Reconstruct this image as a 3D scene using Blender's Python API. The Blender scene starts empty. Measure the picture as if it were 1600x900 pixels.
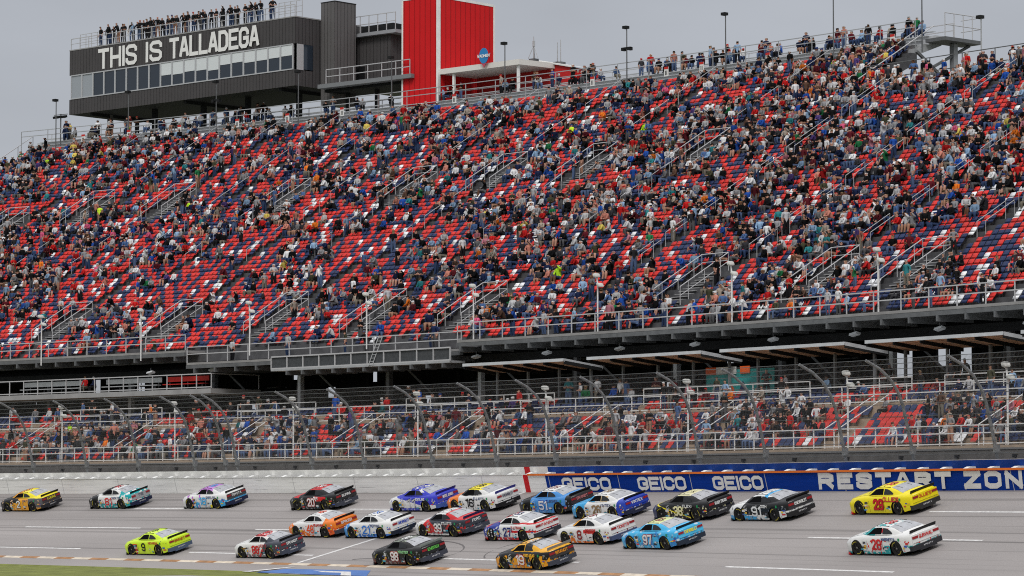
import bpy, bmesh, math, random
import numpy as np
from mathutils import Vector, Matrix

random.seed(7); rng = np.random.default_rng(11)
S = bpy.context.scene
COL = S.collection
ZC = 4.0                                   # camera height above the infield grass
F = 4860.0; PITCH = math.atan(332 / F)

# ------------------------------------------------------------------ camera
cd = bpy.data.cameras.new('camera'); cam = bpy.data.objects.new('camera', cd); COL.objects.link(cam)
cam.location = (0, 0, ZC); cam.rotation_euler = (math.pi / 2 + PITCH, 0, 0)
cd.sensor_width = 36; cd.lens = 36 * F / 1600; cd.clip_start = 1; cd.clip_end = 5000
S.camera = cam

# ------------------------------------------------------------------ world, sun, exposure
SUN_EL, SUN_AZ = math.radians(48), math.radians(190)     # overcast: a very soft sun high up behind the camera
w = bpy.data.worlds.new('World'); S.world = w; w.use_nodes = True
nt = w.node_tree; nt.nodes.clear(); N = nt.nodes.new; L = nt.links.new
out = N('ShaderNodeOutputWorld'); bg = N('ShaderNodeBackground')
sky = N('ShaderNodeTexSky'); sky.sky_type = 'NISHITA'; sky.sun_disc = False
sky.sun_elevation = SUN_EL; sky.sun_rotation = SUN_AZ; sky.dust_density = 4
skm = N('ShaderNodeVectorMath'); skm.operation = 'SCALE'; skm.inputs[3].default_value = 1.0
L(sky.outputs[0], skm.inputs[0])
tc = N('ShaderNodeTexCoord'); sep = N('ShaderNodeSeparateXYZ'); L(tc.outputs['Generated'], sep.inputs[0])
ramp = N('ShaderNodeValToRGB'); ramp.color_ramp.interpolation = 'EASE'
e = ramp.color_ramp.elements
e[0].position = 0.0; e[0].color = (4.3, 4.55, 4.95, 1); e[1].position = 0.95; e[1].color = (12.0, 12.1, 12.4, 1)
m_ = ramp.color_ramp.elements.new(0.22); m_.color = (4.9, 5.15, 5.65, 1)
m_ = ramp.color_ramp.elements.new(0.5); m_.color = (9.0, 9.2, 9.6, 1)
L(sep.outputs[2], ramp.inputs[0])
nz = N('ShaderNodeTexNoise'); nz.inputs['Scale'].default_value = 5; nz.inputs['Detail'].default_value = 4
mp = N('ShaderNodeMapping'); mp.inputs['Scale'].default_value = (1, 1, 3); L(tc.outputs['Generated'], mp.inputs[0]); L(mp.outputs[0], nz.inputs[0])
nr = N('ShaderNodeMapRange'); nr.inputs[1].default_value = .3; nr.inputs[2].default_value = .7; nr.inputs[3].default_value = .87; nr.inputs[4].default_value = 1.09
L(nz.outputs[0], nr.inputs[0])
cl = N('ShaderNodeVectorMath'); cl.operation = 'SCALE'; L(ramp.outputs[0], cl.inputs[0]); L(nr.outputs[0], cl.inputs[3])
mx = N('ShaderNodeMix'); mx.data_type = 'RGBA'; mx.inputs[0].default_value = 0.94
L(skm.outputs[0], mx.inputs[6]); L(cl.outputs[0], mx.inputs[7]); L(mx.outputs[2], bg.inputs[0])
bg.inputs[1].default_value = 0.095
L(bg.outputs[0], out.inputs[0])
sl = bpy.data.lights.new('sun', 'SUN'); sl.energy = 1.5; sl.angle = math.radians(18); sl.color = (1, .97, .93)
sun = bpy.data.objects.new('sun', sl); COL.objects.link(sun)
d_ = Vector((math.sin(SUN_AZ) * math.cos(SUN_EL), math.cos(SUN_AZ) * math.cos(SUN_EL), math.sin(SUN_EL)))
sun.rotation_euler = d_.to_track_quat('Z', 'Y').to_euler(); sun.location = (0, 0, 120)
S.view_settings.view_transform = 'Standard'; S.view_settings.look = 'None'
S.view_settings.exposure = 0.0; S.view_settings.gamma = 1.0
S.cycles.max_bounces = 5; S.cycles.diffuse_bounces = 2; S.cycles.glossy_bounces = 2; S.cycles.transparent_max_bounces = 12
S.cycles.use_adaptive_sampling = True; S.cycles.pixel_filter_type = 'BLACKMAN_HARRIS'; S.cycles.filter_width = 1.05; S.cycles.use_denoising = False

# ------------------------------------------------------------------ the tri-oval: s along the wall (to the left), n outward, z up
R = 348.0
_Yr = 143.55; _Yl = 1.42 * _Yr
_Pr = np.array([(1484 - 800) / F * _Yr, _Yr]); _Pl = np.array([(165 - 800) / F * _Yl, _Yl])
_m = (_Pr + _Pl) / 2; _d = _Pl - _Pr; _L = np.linalg.norm(_d); _u = _d / _L
_nr = np.array([-_u[1], _u[0]]); _nr = -_nr if _nr @ _m > 0 else _nr
CX, CY = _m + _nr * math.sqrt(R * R - _L * _L / 4)
A0 = math.atan2(_Pr[1] - CY, _Pr[0] - CX)
def ang(s): return A0 + s / R
def P(s, n, z):
    a = ang(s); return Vector((CX + (R + n) * math.cos(a), CY + (R + n) * math.sin(a), z + ZC))
def yaw(s): return ang(s) - math.pi / 2          # local X to the right along the track, local Y outward
def tdir(s): a = ang(s); return Vector((-math.sin(a), math.cos(a), 0))
def ndir(s): a = ang(s); return Vector((math.cos(a), math.sin(a), 0))
def proj(p):
    x, y, z = p[0], p[1], p[2] - ZC
    c, q = math.cos(PITCH), math.sin(PITCH); d = y * c + z * q; v = -y * q + z * c
    return 800 + F * x / d, 450 - F * v / d
def sx(px, n, z):                                 # where along the track something at depth n, height z stands
    lo, hi = -80, 300
    for _ in range(40):
        m = (lo + hi) / 2
        if proj(P(m, n, z))[0] > px: lo = m
        else: hi = m
    return (lo + hi) / 2
BANK = .3057
def trackz(n): return .45 + BANK * n
DOWN = -ZC                                        # z of the grass, relative to the camera

# ------------------------------------------------------------------ materials
MATS = {}
def mat(name, c, rough=.6, metal=0.0, var=0.0, scale=3.0, spec=.25, alpha=1.0):
    if name in MATS: return MATS[name]
    m = bpy.data.materials.new(name); m.use_nodes = True; t = m.node_tree
    b = t.nodes['Principled BSDF']; b.inputs['Roughness'].default_value = rough; b.inputs['Metallic'].default_value = metal
    b.inputs['Specular IOR Level'].default_value = spec; b.inputs['Base Color'].default_value = (*c, 1)
    if var:
        tcn = t.nodes.new('ShaderNodeTexCoord'); n1 = t.nodes.new('ShaderNodeTexNoise'); n1.inputs['Scale'].default_value = scale; n1.inputs['Detail'].default_value = 6
        r = t.nodes.new('ShaderNodeMapRange'); r.inputs[1].default_value = .3; r.inputs[2].default_value = .7; r.inputs[3].default_value = 1 - var; r.inputs[4].default_value = 1 + var
        s_ = t.nodes.new('ShaderNodeVectorMath'); s_.operation = 'SCALE'; s_.inputs[0].default_value = c
        t.links.new(tcn.outputs['Object'], n1.inputs[0]); t.links.new(n1.outputs[0], r.inputs[0]); t.links.new(r.outputs[0], s_.inputs[3]); t.links.new(s_.outputs[0], b.inputs['Base Color'])
    m.diffuse_color = (*c, 1); MATS[name] = m; return m

def ribbed(name, c, pitch, depth, axis=0, rough=.45, var=.06):
    """sheet metal with pressed ribs: bump and a darker line in each groove along local x"""
    if name in MATS: return MATS[name]
    m = mat(name, c, rough, 0, 0, 1, .1); t = m.node_tree; b = t.nodes['Principled BSDF']
    tcn = t.nodes.new('ShaderNodeTexCoord'); sp = t.nodes.new('ShaderNodeSeparateXYZ'); t.links.new(tcn.outputs['Object'], sp.inputs[0])
    ad = t.nodes.new('ShaderNodeMath'); ad.operation = 'ADD'; t.links.new(sp.outputs[0], ad.inputs[0]); t.links.new(sp.outputs[1], ad.inputs[1])
    mu = t.nodes.new('ShaderNodeMath'); mu.operation = 'MULTIPLY'; mu.inputs[1].default_value = 1 / pitch; t.links.new(ad.outputs[0], mu.inputs[0])
    fr = t.nodes.new('ShaderNodeMath'); fr.operation = 'FRACT'; t.links.new(mu.outputs[0], fr.inputs[0])
    cr = t.nodes.new('ShaderNodeValToRGB'); cr.color_ramp.elements[0].position = .0; cr.color_ramp.elements[0].color = (.0, .0, .0, 1)
    cr.color_ramp.elements[1].position = .12; cr.color_ramp.elements[1].color = (1, 1, 1, 1)
    k = cr.color_ramp.elements.new(.86); k.color = (1, 1, 1, 1); k = cr.color_ramp.elements.new(1.0); k.color = (0, 0, 0, 1)
    t.links.new(fr.outputs[0], cr.inputs[0])
    bp = t.nodes.new('ShaderNodeBump'); bp.inputs['Distance'].default_value = depth; bp.inputs['Strength'].default_value = 1
    t.links.new(cr.outputs[0], bp.inputs['Height']); t.links.new(bp.outputs[0], b.inputs['Normal'])
    n1 = t.nodes.new('ShaderNodeTexNoise'); n1.inputs['Scale'].default_value = .6; n1.inputs['Detail'].default_value = 5; t.links.new(tcn.outputs['Object'], n1.inputs[0])
    r = t.nodes.new('ShaderNodeMapRange'); r.inputs[1].default_value = .3; r.inputs[2].default_value = .7; r.inputs[3].default_value = 1 - var; r.inputs[4].default_value = 1 + var
    t.links.new(n1.outputs[0], r.inputs[0])
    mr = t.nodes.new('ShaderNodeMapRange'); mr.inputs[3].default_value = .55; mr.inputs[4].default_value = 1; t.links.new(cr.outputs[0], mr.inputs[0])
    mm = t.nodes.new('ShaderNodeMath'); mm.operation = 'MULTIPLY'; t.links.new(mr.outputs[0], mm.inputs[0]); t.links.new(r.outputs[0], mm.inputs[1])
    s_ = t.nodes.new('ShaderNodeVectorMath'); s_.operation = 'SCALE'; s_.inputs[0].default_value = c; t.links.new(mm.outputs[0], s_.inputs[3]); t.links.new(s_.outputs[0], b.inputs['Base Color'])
    return m

STEEL = mat('galvanised_steel', (.42, .43, .44), .45, .35, .12, 2)
DSTEEL = mat('weathered_steel', (.14, .145, .15), .6, .3, .15, 2)
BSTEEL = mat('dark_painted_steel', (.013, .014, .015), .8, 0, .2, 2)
ALU = mat('aluminium_bench', (.5, .51, .52), .4, .3, .08, 2)
RAIL = mat('grey_rail', (.5, .5, .51), .45, .2)
RAILW = mat('white_rail', (.68, .68, .67), .45)
CONC = mat('stand_concrete', (.23, .22, .21), .85, 0, .18, 1.2)
TAN = mat('tan_concrete', (.36, .28, .21), .85, 0, .15, 1.5)
TIER = mat('tier_metal', (.085, .085, .09), .7, 0, .25, 1.5)
RED = mat('seat_red', (.54, .035, .028), .42, 0, .1, 4, .16)
NAVY = mat('seat_navy', (.022, .036, .10), .42, 0, .12, 4, .16)
WHITE = mat('seat_white', (.74, .75, .77), .42, 0, .05, 4, .16)
WPAINT = mat('white_paint', (.78, .78, .76), .6, 0, .1, 1.0)
BLACK = mat('black_plastic', (.012, .012, .013), .45)
GLASS = mat('tinted_glass', (.02, .03, .045), .08, 0, 0, 1, .6)

# ------------------------------------------------------------------ mesh building
class MB:
    def __init__(s): s.v = []; s.f = []; s.m = []; s.uv = None
    def quadbox(s, c, ex, ey, ez, mi=0):           # centre + three half vectors
        c, ex, ey, ez = Vector(c), Vector(ex), Vector(ey), Vector(ez); b = len(s.v)
        for k in range(8):
            s.v.append(c + ex * (1 if k & 1 else -1) + ey * (1 if k & 2 else -1) + ez * (1 if k & 4 else -1))
        for q in ((0, 2, 3, 1), (4, 5, 7, 6), (0, 1, 5, 4), (2, 6, 7, 3), (0, 4, 6, 2), (1, 3, 7, 5)):
            s.f.append([b + i for i in q]); s.m.append(mi)
        return s
    def box(s, x0, x1, y0, y1, z0, z1, mi=0):
        return s.quadbox(((x0 + x1) / 2, (y0 + y1) / 2, (z0 + z1) / 2), ((x1 - x0) / 2, 0, 0), (0, (y1 - y0) / 2, 0), (0, 0, (z1 - z0) / 2), mi)
    def abox(s, s0, n0, z0, ds, dn, dz, mi=0):     # box standing on (s,n,z): widths ds along, dn deep, dz high (z from z0 up)
        return s.quadbox(P(s0, n0, z0 + dz / 2), tdir(s0) * ds / 2, ndir(s0) * dn / 2, (0, 0, dz / 2), mi)
    def tube(s, pts, r, k=6, mi=0, cap=True):
        pts = [Vector(p) for p in pts]; b = len(s.v); n = len(pts)
        for i, p in enumerate(pts):
            d = (pts[min(i + 1, n - 1)] - pts[max(i - 1, 0)]).normalized()
            up = Vector((0, 0, 1)) if abs(d.z) < .95 else Vector((1, 0, 0))
            a = d.cross(up).normalized(); c = a.cross(d); rr = r[i] if isinstance(r, (list, tuple)) else r
            for j in range(k):
                t = 2 * math.pi * (j + .5) / k; s.v.append(p + a * math.cos(t) * rr + c * math.sin(t) * rr)
        for i in range(n - 1):
            for j in range(k):
                s.f.append([b + i * k + j, b + i * k + (j + 1) % k, b + (i + 1) * k + (j + 1) % k, b + (i + 1) * k + j]); s.m.append(mi)
        if cap:
            s.f.append([b + j for j in range(k)][::-1]); s.m.append(mi); s.f.append([b + (n - 1) * k + j for j in range(k)]); s.m.append(mi)
        return s
    def sweep(s, prof, s0, s1, ds=3.0, closed=True, mi=0):   # cross-section (n,z) swept along the oval
        k = max(1, int(math.ceil(abs(s1 - s0) / ds))); b = len(s.v); m = len(prof)
        for i in range(k + 1):
            q = s0 + (s1 - s0) * i / k
            for (n, z) in prof: s.v.append(P(q, n, z))
        rng_ = range(m) if closed else range(m - 1)
        for i in range(k):
            for j in rng_:
                s.f.append([b + i * m + j, b + i * m + (j + 1) % m, b + (i + 1) * m + (j + 1) % m, b + (i + 1) * m + j]); s.m.append(mi)
        if closed:
            s.f.append([b + j for j in range(m)]); s.m.append(mi); s.f.append([b + k * m + j for j in range(m)][::-1]); s.m.append(mi)
        return s
    def arcrail(s, s0, s1, n, z, r=.03, ds=3.0, mi=0):
        return s.sweep([(n - r, z - r), (n + r, z - r), (n + r, z + r), (n - r, z + r)], s0, s1, ds, True, mi)
    def poly(s, pts, mi=0):
        b = len(s.v); s.v += [Vector(p) for p in pts]; s.f.append(list(range(b, b + len(pts)))); s.m.append(mi); return s
    def mesh(s, name, mats, M=None, smooth=False):
        me = bpy.data.meshes.new(name)
        vs = s.v if M is None else [M @ Vector(v) for v in s.v]
        me.from_pydata([tuple(v) for v in vs], [], s.f)
        if not isinstance(mats, (list, tuple)): mats = [mats]
        for m in mats: me.materials.append(m)
        if len(mats) > 1: me.polygons.foreach_set('material_index', s.m)
        bm = bmesh.new(); bm.from_mesh(me); bmesh.ops.recalc_face_normals(bm, faces=bm.faces); bm.to_mesh(me); bm.free()
        if smooth: me.polygons.foreach_set('use_smooth', [True] * len(me.polygons))
        me.update(); return me
    def build(s, name, mats, parent=None, local=False, smooth=False):
        M = None
        if parent is not None and not local: M = wm(parent).inverted()
        o = bpy.data.objects.new(name, s.mesh(name, mats, M, smooth)); COL.objects.link(o)
        if parent is not None: o.parent = parent
        return o
def wm(o):
    M = Matrix.LocRotScale(o.location, o.rotation_euler, o.scale)
    return wm(o.parent) @ M if o.parent else M
def tag(o, label=None, cat=None, group=None, kind=None):
    if label: o['label'] = label
    if cat: o['category'] = cat
    if group: o['group'] = group
    if kind: o['kind'] = kind
    return o
def thing(name, loc, rz, label, cat, group=None):
    o = bpy.data.objects.new(name, None); COL.objects.link(o); o.location = loc; o.rotation_euler = (0, 0, rz); o.empty_display_size = .2
    return tag(o, label, cat, group)
def copy_tree(o, parent=None):
    c = o.copy(); COL.objects.link(c)
    if parent is not None: c.parent = parent
    for ch in list(o.children): copy_tree(ch, c)
    return c
ORD = ['first', 'second', 'third', 'fourth', 'fifth', 'sixth', 'seventh', 'eighth', 'ninth', 'tenth', 'eleventh', 'twelfth', 'thirteenth', 'fourteenth',
       'fifteenth', 'sixteenth', 'seventeenth', 'eighteenth', 'nineteenth', 'twentieth', 'twenty-first', 'twenty-second', 'twenty-third', 'twenty-fourth', 'twenty-fifth', 'twenty-sixth', 'twenty-seventh', 'twenty-eighth', 'twenty-ninth', 'thirtieth']
def fl(v, spread=0): return v

# block lettering made of strokes; every stroke lies a hair above the one before
G = {'A': [[(0, 0), (1.6, 6), (2.4, 6), (4, 0)], [(.7, 1.9), (3.3, 1.9)]], 'B': [[(0, 0), (0, 6), (3, 6), (4, 5.2), (4, 3.9), (3, 3.1), (0, 3.1)], [(3, 3.1), (4, 2.3), (4, .9), (3, 0), (0, 0)]],
     'C': [[(4, 4.6), (4, 5), (3, 6), (1, 6), (0, 5), (0, 1), (1, 0), (3, 0), (4, 1), (4, 1.4)]], 'D': [[(0, 0), (0, 6), (2.8, 6), (4, 4.8), (4, 1.2), (2.8, 0), (0, 0)]],
     'E': [[(4, 6), (0, 6), (0, 0), (4, 0)], [(0, 3.1), (3.2, 3.1)]], 'F': [[(4, 6), (0, 6), (0, 0)], [(0, 3), (3.2, 3)]],
     'G': [[(4, 4.6), (4, 5), (3, 6), (1, 6), (0, 5), (0, 1), (1, 0), (3, 0), (4, 1), (4, 2.8), (2.4, 2.8)]], 'H': [[(0, 0), (0, 6)], [(4, 0), (4, 6)], [(0, 3), (4, 3)]],
     'I': [[(0, 0), (0, 6)]], 'K': [[(0, 0), (0, 6)], [(4, 6), (.4, 3), (4, 0)]], 'L': [[(0, 6), (0, 0), (3.6, 0)]], 'M': [[(0, 0), (0, 6), (2.2, 2.4), (4.4, 6), (4.4, 0)]],
     'N': [[(0, 0), (0, 6), (4, 0), (4, 6)]], 'O': [[(1, 0), (0, 1), (0, 5), (1, 6), (3, 6), (4, 5), (4, 1), (3, 0), (1, 0)]], 'P': [[(0, 0), (0, 6), (3, 6), (4, 5), (4, 3.6), (3, 2.7), (0, 2.7)]],
     'R': [[(0, 0), (0, 6), (3, 6), (4, 5.2), (4, 3.8), (3, 3), (0, 3)], [(2, 3), (4, 0)]], 'S': [[(4, 4.8), (4, 5.2), (3.2, 6), (.8, 6), (0, 5.2), (0, 4), (.7, 3.3), (3.3, 2.7), (4, 2), (4, .8), (3.2, 0), (.8, 0), (0, .8), (0, 1.2)]],
     'T': [[(0, 6), (4, 6)], [(2, 6), (2, 0)]], 'U': [[(0, 6), (0, 1), (1, 0), (3, 0), (4, 1), (4, 6)]], 'V': [[(0, 6), (2, 0), (4, 6)]], 'W': [[(0, 6), (1.2, 0), (2.5, 4.5), (3.8, 0), (5, 6)]], 'X': [[(0, 0), (4, 6)], [(0, 6), (4, 0)]],
     'Y': [[(0, 6), (2, 3), (4, 6)], [(2, 3), (2, 0)]], 'Z': [[(0, 6), (4, 6), (0, 0), (4, 0)]], "'": [[(0, 6), (0, 4.6)]], '.': [[(0, 0), (0, .2)]], '-': [[(0, 3), (2, 3)]],
     '1': [[(.2, 5), (1.4, 6), (1.4, 0)]], '2': [[(0, 4.7), (0, 5), (1, 6), (3, 6), (4, 5), (4, 3.9), (0, 0.3), (0, 0), (4, 0)]],
     '3': [[(0, 4.8), (1, 6), (3, 6), (4, 5), (4, 4), (3, 3.1), (1.4, 3.1)], [(3, 3.1), (4, 2.2), (4, 1), (3, 0), (1, 0), (0, 1.2)]], '4': [[(3, 0), (3, 6), (0, 2), (4, 2)]], '5': [[(4, 6), (0, 6), (0, 3.4), (3, 3.4), (4, 2.4), (4, 1), (3, 0), (1, 0), (0, 1)]],
     '6': [[(4, 5), (3, 6), (1, 6), (0, 5), (0, 1), (1, 0), (3, 0), (4, 1), (4, 2.4), (3, 3.3), (0, 3.3)]], '7': [[(0, 6), (4, 6), (1.6, 0)]],
     '8': [[(1, 3.1), (0, 4), (0, 5), (1, 6), (3, 6), (4, 5), (4, 4), (3, 3.1), (1, 3.1), (0, 2.2), (0, 1), (1, 0), (3, 0), (4, 1), (4, 2.2), (3, 3.1)]], '9': [[(4, 2.7), (1, 2.7), (0, 3.6), (0, 5), (1, 6), (3, 6), (4, 5), (4, 1), (3, 0), (1, 0), (0, 1)]]}
G['0'] = G['O']; G['Q'] = G['O'] + [[(2.6, 1.6), (4.2, -.4)]]; G['J'] = [[(4, 6), (4, 1), (3, 0), (1, 0), (0, 1)]]
def glyph_width(ch): return max(x for st in G[ch] for x, y in st)
def strokes(text, width, height, thick, slant=0.0, gap=None):
    """quads in (u,v): text fitted to width x height, stroke thickness thick"""
    gap = 1.7 if gap is None else gap; x = 0; lines = []
    for ch in text:
        if ch == ' ': x += 2.6; continue
        for st in G[ch]: lines.append([(x + a[0], a[1]) for a in st])
        x += glyph_width(ch) + gap
    x -= gap; kx, ky = (width - thick) / max(x, .1), (height - thick) / 6; q = []; h = thick / 2
    for ln in lines:
        p = [Vector((a[0] * kx + h, a[1] * ky + h)) for a in ln]; n = len(p); d = [(p[i + 1] - p[i]).normalized() for i in range(n - 1)]
        closed = (p[0] - p[-1]).length < 1e-6
        def ext(a, b): return h * min(1.0, math.tan(min(math.acos(max(-1, min(1, a.dot(b)))), 1.6) / 2))
        for i in range(n - 1):
            e0 = ext(d[i - 1], d[i]) if i > 0 else (ext(d[-1], d[0]) if closed else h); e1 = ext(d[i], d[i + 1]) if i < n - 2 else (ext(d[-1], d[0]) if closed else h)
            if i == 0 and not closed and abs(d[i].x) > .05 and abs(d[i].y) > .05: e0 = h * .6
            if i == n - 2 and not closed and abs(d[i].x) > .05 and abs(d[i].y) > .05: e1 = h * .6
            A = p[i] - d[i] * e0; B = p[i + 1] + d[i] * e1; N_ = Vector((-d[i].y, d[i].x)) * h
            q.append([(v.x + slant * v.y, v.y) for v in (A + N_, A - N_, B - N_, B + N_)])
    return q
def lettering(name, text, mapper, width, height, thick, m, parent, slant=0.0, step=.0012, lift=0.0, gap=None):
    b = MB()
    for i, q in enumerate(strokes(text, width, height, thick, slant, gap)):
        b.poly([mapper(u, v, lift + i * step) for u, v in q])
    return b.build(name, m, parent)

# ------------------------------------------------------------------ setting: ground, track, markings
def sheet(name, prof, s0, s1, ds, material, kind='structure'):
    """strip swept along the oval with a (s, distance) UV map"""
    k = int((s1 - s0) / ds); m = len(prof); vs = []; uv = []
    acc = [0]
    for a, b in zip(prof, prof[1:]): acc.append(acc[-1] + math.hypot(b[0] - a[0], b[1] - a[1]))
    for i in range(k + 1):
        q = s0 + (s1 - s0) * i / k
        for j, (n, z) in enumerate(prof): vs.append(P(q, n, z)); uv.append((q, acc[j]))
    fs = [(i * m + j, (i + 1) * m + j, (i + 1) * m + j + 1, i * m + j + 1) for i in range(k) for j in range(m - 1)]
    me = bpy.data.meshes.new(name); me.from_pydata([tuple(v) for v in vs], [], fs); ul = me.uv_layers.new(name='UVMap')
    for l in me.loops: ul.data[l.index].uv = uv[l.vertex_index]
    me.materials.append(material); o = bpy.data.objects.new(name, me); COL.objects.link(o)
    if kind: o['kind'] = kind
    return o
def asphalt():
    m = mat('old_asphalt', (.3, .28, .275), .8); t = m.node_tree; b = t.nodes['Principled BSDF']; n = t.nodes.new; l = t.links.new
    uv = n('ShaderNodeUVMap'); uv.uv_map = 'UVMap'
    def noise(sc, det, x, y):
        mpp = n('ShaderNodeMapping'); mpp.inputs['Scale'].default_value = (x, y, 1); l(uv.outputs[0], mpp.inputs[0])
        q = n('ShaderNodeTexNoise'); q.inputs['Scale'].default_value = sc; q.inputs['Detail'].default_value = det; l(mpp.outputs[0], q.inputs[0]); return q.outputs[0]
    def rng_(src, a, b_, c, d):
        q = n('ShaderNodeMapRange'); q.inputs[1].default_value = a; q.inputs[2].default_value = b_; q.inputs[3].default_value = c; q.inputs[4].default_value = d; l(src, q.inputs[0]); return q.outputs[0]
    def mul(a, c):
        q = n('ShaderNodeMath'); q.operation = 'MULTIPLY'; l(a, q.inputs[0]); l(c, q.inputs[1]); return q.outputs[0]
    big = rng_(noise(1, 5, .03, .30), .3, .7, .84, 1.12)          # long broad bands of rubber and repairs
    streak = rng_(noise(1, 4, .010, 2.6), .57, .66, 1.0, .70)     # narrow dark tyre lines along the lanes
    seam = rng_(noise(1, 2, .006, 1.3), .61, .63, 1.0, .76)
    grit = rng_(noise(14, 3, 1, 1), .3, .7, .92, 1.07)
    v = mul(mul(big, streak), mul(grit, seam))
    s_ = n('ShaderNodeVectorMath'); s_.operation = 'SCALE'; s_.inputs[0].default_value = (.30, .278, .27); l(v, s_.inputs[3]); l(s_.outputs[0], b.inputs['Base Color'])
    return m
ASPH = asphalt()
GRASS = mat('mown_grass', (.165, .185, .045), .9, 0, .3, .8)
S0, S1 = -60, 190
g = MB(); g.poly([(-4000, -3000, -.25), (4000, -3000, -.25), (4000, 6000, -.25), (-4000, 6000, -.25)])
tag(g.build('ground', mat('far_ground', (.1, .12, .05), .9, 0, .2, .02)), kind='structure')
sheet('grass_infield', [(-60, DOWN + .02), (-14.2, DOWN + .11), (-13.98, trackz(-13.98) + .02)], S0, S1, 3, GRASS)
zt = trackz(-12.95)
sheet('road_apron', [(-14.05, trackz(-14.05) - .01), (-12.85, trackz(-12.85))], 36.5, S1, 3, ASPH)
sheet('road_track', [(-12.85, trackz(-12.85)), (-8, trackz(-8)), (-4, trackz(-4)), (.6, trackz(.6))], S0, S1, 2, ASPH)
sheet('road_apron', [(-40, DOWN + .15), (-14.4, trackz(-14.4) + .04), (-12.85, trackz(-12.85))], S0, 38.5, 3, ASPH)
LINE = mat('road_line_white', (.62, .61, .60), .8, 0, .22, 5)
def line(name, n, wd, sA, sB, m=LINE, lift=.006):
    return sheet(name, [(n - wd / 2, trackz(n - wd / 2) + lift), (n + wd / 2, trackz(n + wd / 2) + lift)], sA, sB, max(.5, (sB - sA) / 8), m)
for nm, n0, st, slope in (('A', -3.12, -2.3, 0), ('B', -6.95, 1.7, 0), ('C', -11.15, 2.3, 0)):
    for k in range(-1, 6):
        a = st + 24.6 * k; line('lane_marking', n0 + (.25 if nm == 'C' and k > 2 else 0), .15, a - 12.6, a)
ORANGE_C = mat('road_curb_orange', (.36, .19, .09), .75, 0, .25, 2); CREAM = mat('road_curb_cream', (.6, .52, .42), .75, 0, .2, 2)
q = -20.0; k = 0
while q < 130:                                     # slanted orange and cream blocks along the inside edge
    line('curb_marking', -12.62, .34, q, q + 1.9, ORANGE_C if k % 2 else CREAM, .007); q += 1.9; k += 1
b = MB()                                          # start/finish line
for i in range(12):
    n0, n1 = -12.4 + i * 1.03, -12.4 + (i + 1) * 1.03
    s0_, s1_ = 38.3 - 3.9 * i / 12, 38.3 - 3.9 * (i + 1) / 12
    b.poly([P(s0_, n0, trackz(n0) + .008), P(s0_ + .34, n0, trackz(n0) + .008), P(s1_ + .34, n1, trackz(n1) + .008), P(s1_, n1, trackz(n1) + .008)])
tag(b.build('finish_line', LINE), kind='structure')
BLUEP = mat('road_paint_blue', (.08, .17, .42), .7, 0, .1, 1)
def apronz(n): return trackz(n) + .028 * max(0, (-12.85 - n)) / 1.0
def patch(name, pts, m, lift):
    b = MB(); b.poly([P(s_, n_, apronz(n_) + lift) for s_, n_ in pts]); return tag(b.build(name, m), kind='structure')
patch('infield_paint', [(40.0, -14.2), (38.0, -13.45), (30, -13.3), (29, -14.2)], BLUEP, .012)
patch('infield_paint', [(41.4, -14.15), (38.1, -13.1), (37.6, -13.1), (40.6, -14.15)], LINE, .016)
patch('infield_paint', [(36.6, -14.25), (35.0, -13.62), (31.4, -13.62), (30.4, -14.25)], LINE, .02)
patch('infield_paint', [(35.4, -14.27), (34.4, -13.85), (32.0, -13.85), (31.4, -14.27)], BLUEP, .024)
# curved tyre marks by the two lowest cars
SKID = mat('road_skid_mark', (.13, .12, .12), .8)
def skid(c, n, rs, rn, a0, a1):
    b = MB(); pts = []
    for i in range(15):
        t = a0 + (a1 - a0) * i / 14; pts.append((c + rs * math.cos(t), n + rn * math.sin(t)))
    for (p, q_) in zip(pts, pts[1:]):
        b.poly([P(p[0], p[1] - .05, trackz(p[1] - .05) + .009), P(p[0], p[1] + .05, trackz(p[1] + .05) + .009), P(q_[0], q_[1] + .05, trackz(q_[1] + .05) + .009), P(q_[0], q_[1] - .05, trackz(q_[1] - .05) + .009)])
    tag(b.build('skid_mark', SKID), kind='structure')
skid(31.5, -10.3, 5, 1.9, math.radians(60), math.radians(215)); skid(32.6, -12.0, 2.2, .55, math.radians(40), math.radians(250)); skid(22, -9.6, 2.0, 1.5, math.radians(-60), math.radians(70))
sheet('concourse_ground', [(1.5, 1.3), (3.4, 1.3), (3.45, 2.0), (110, 2.0)], S0, 175, 6, CONC)

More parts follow.
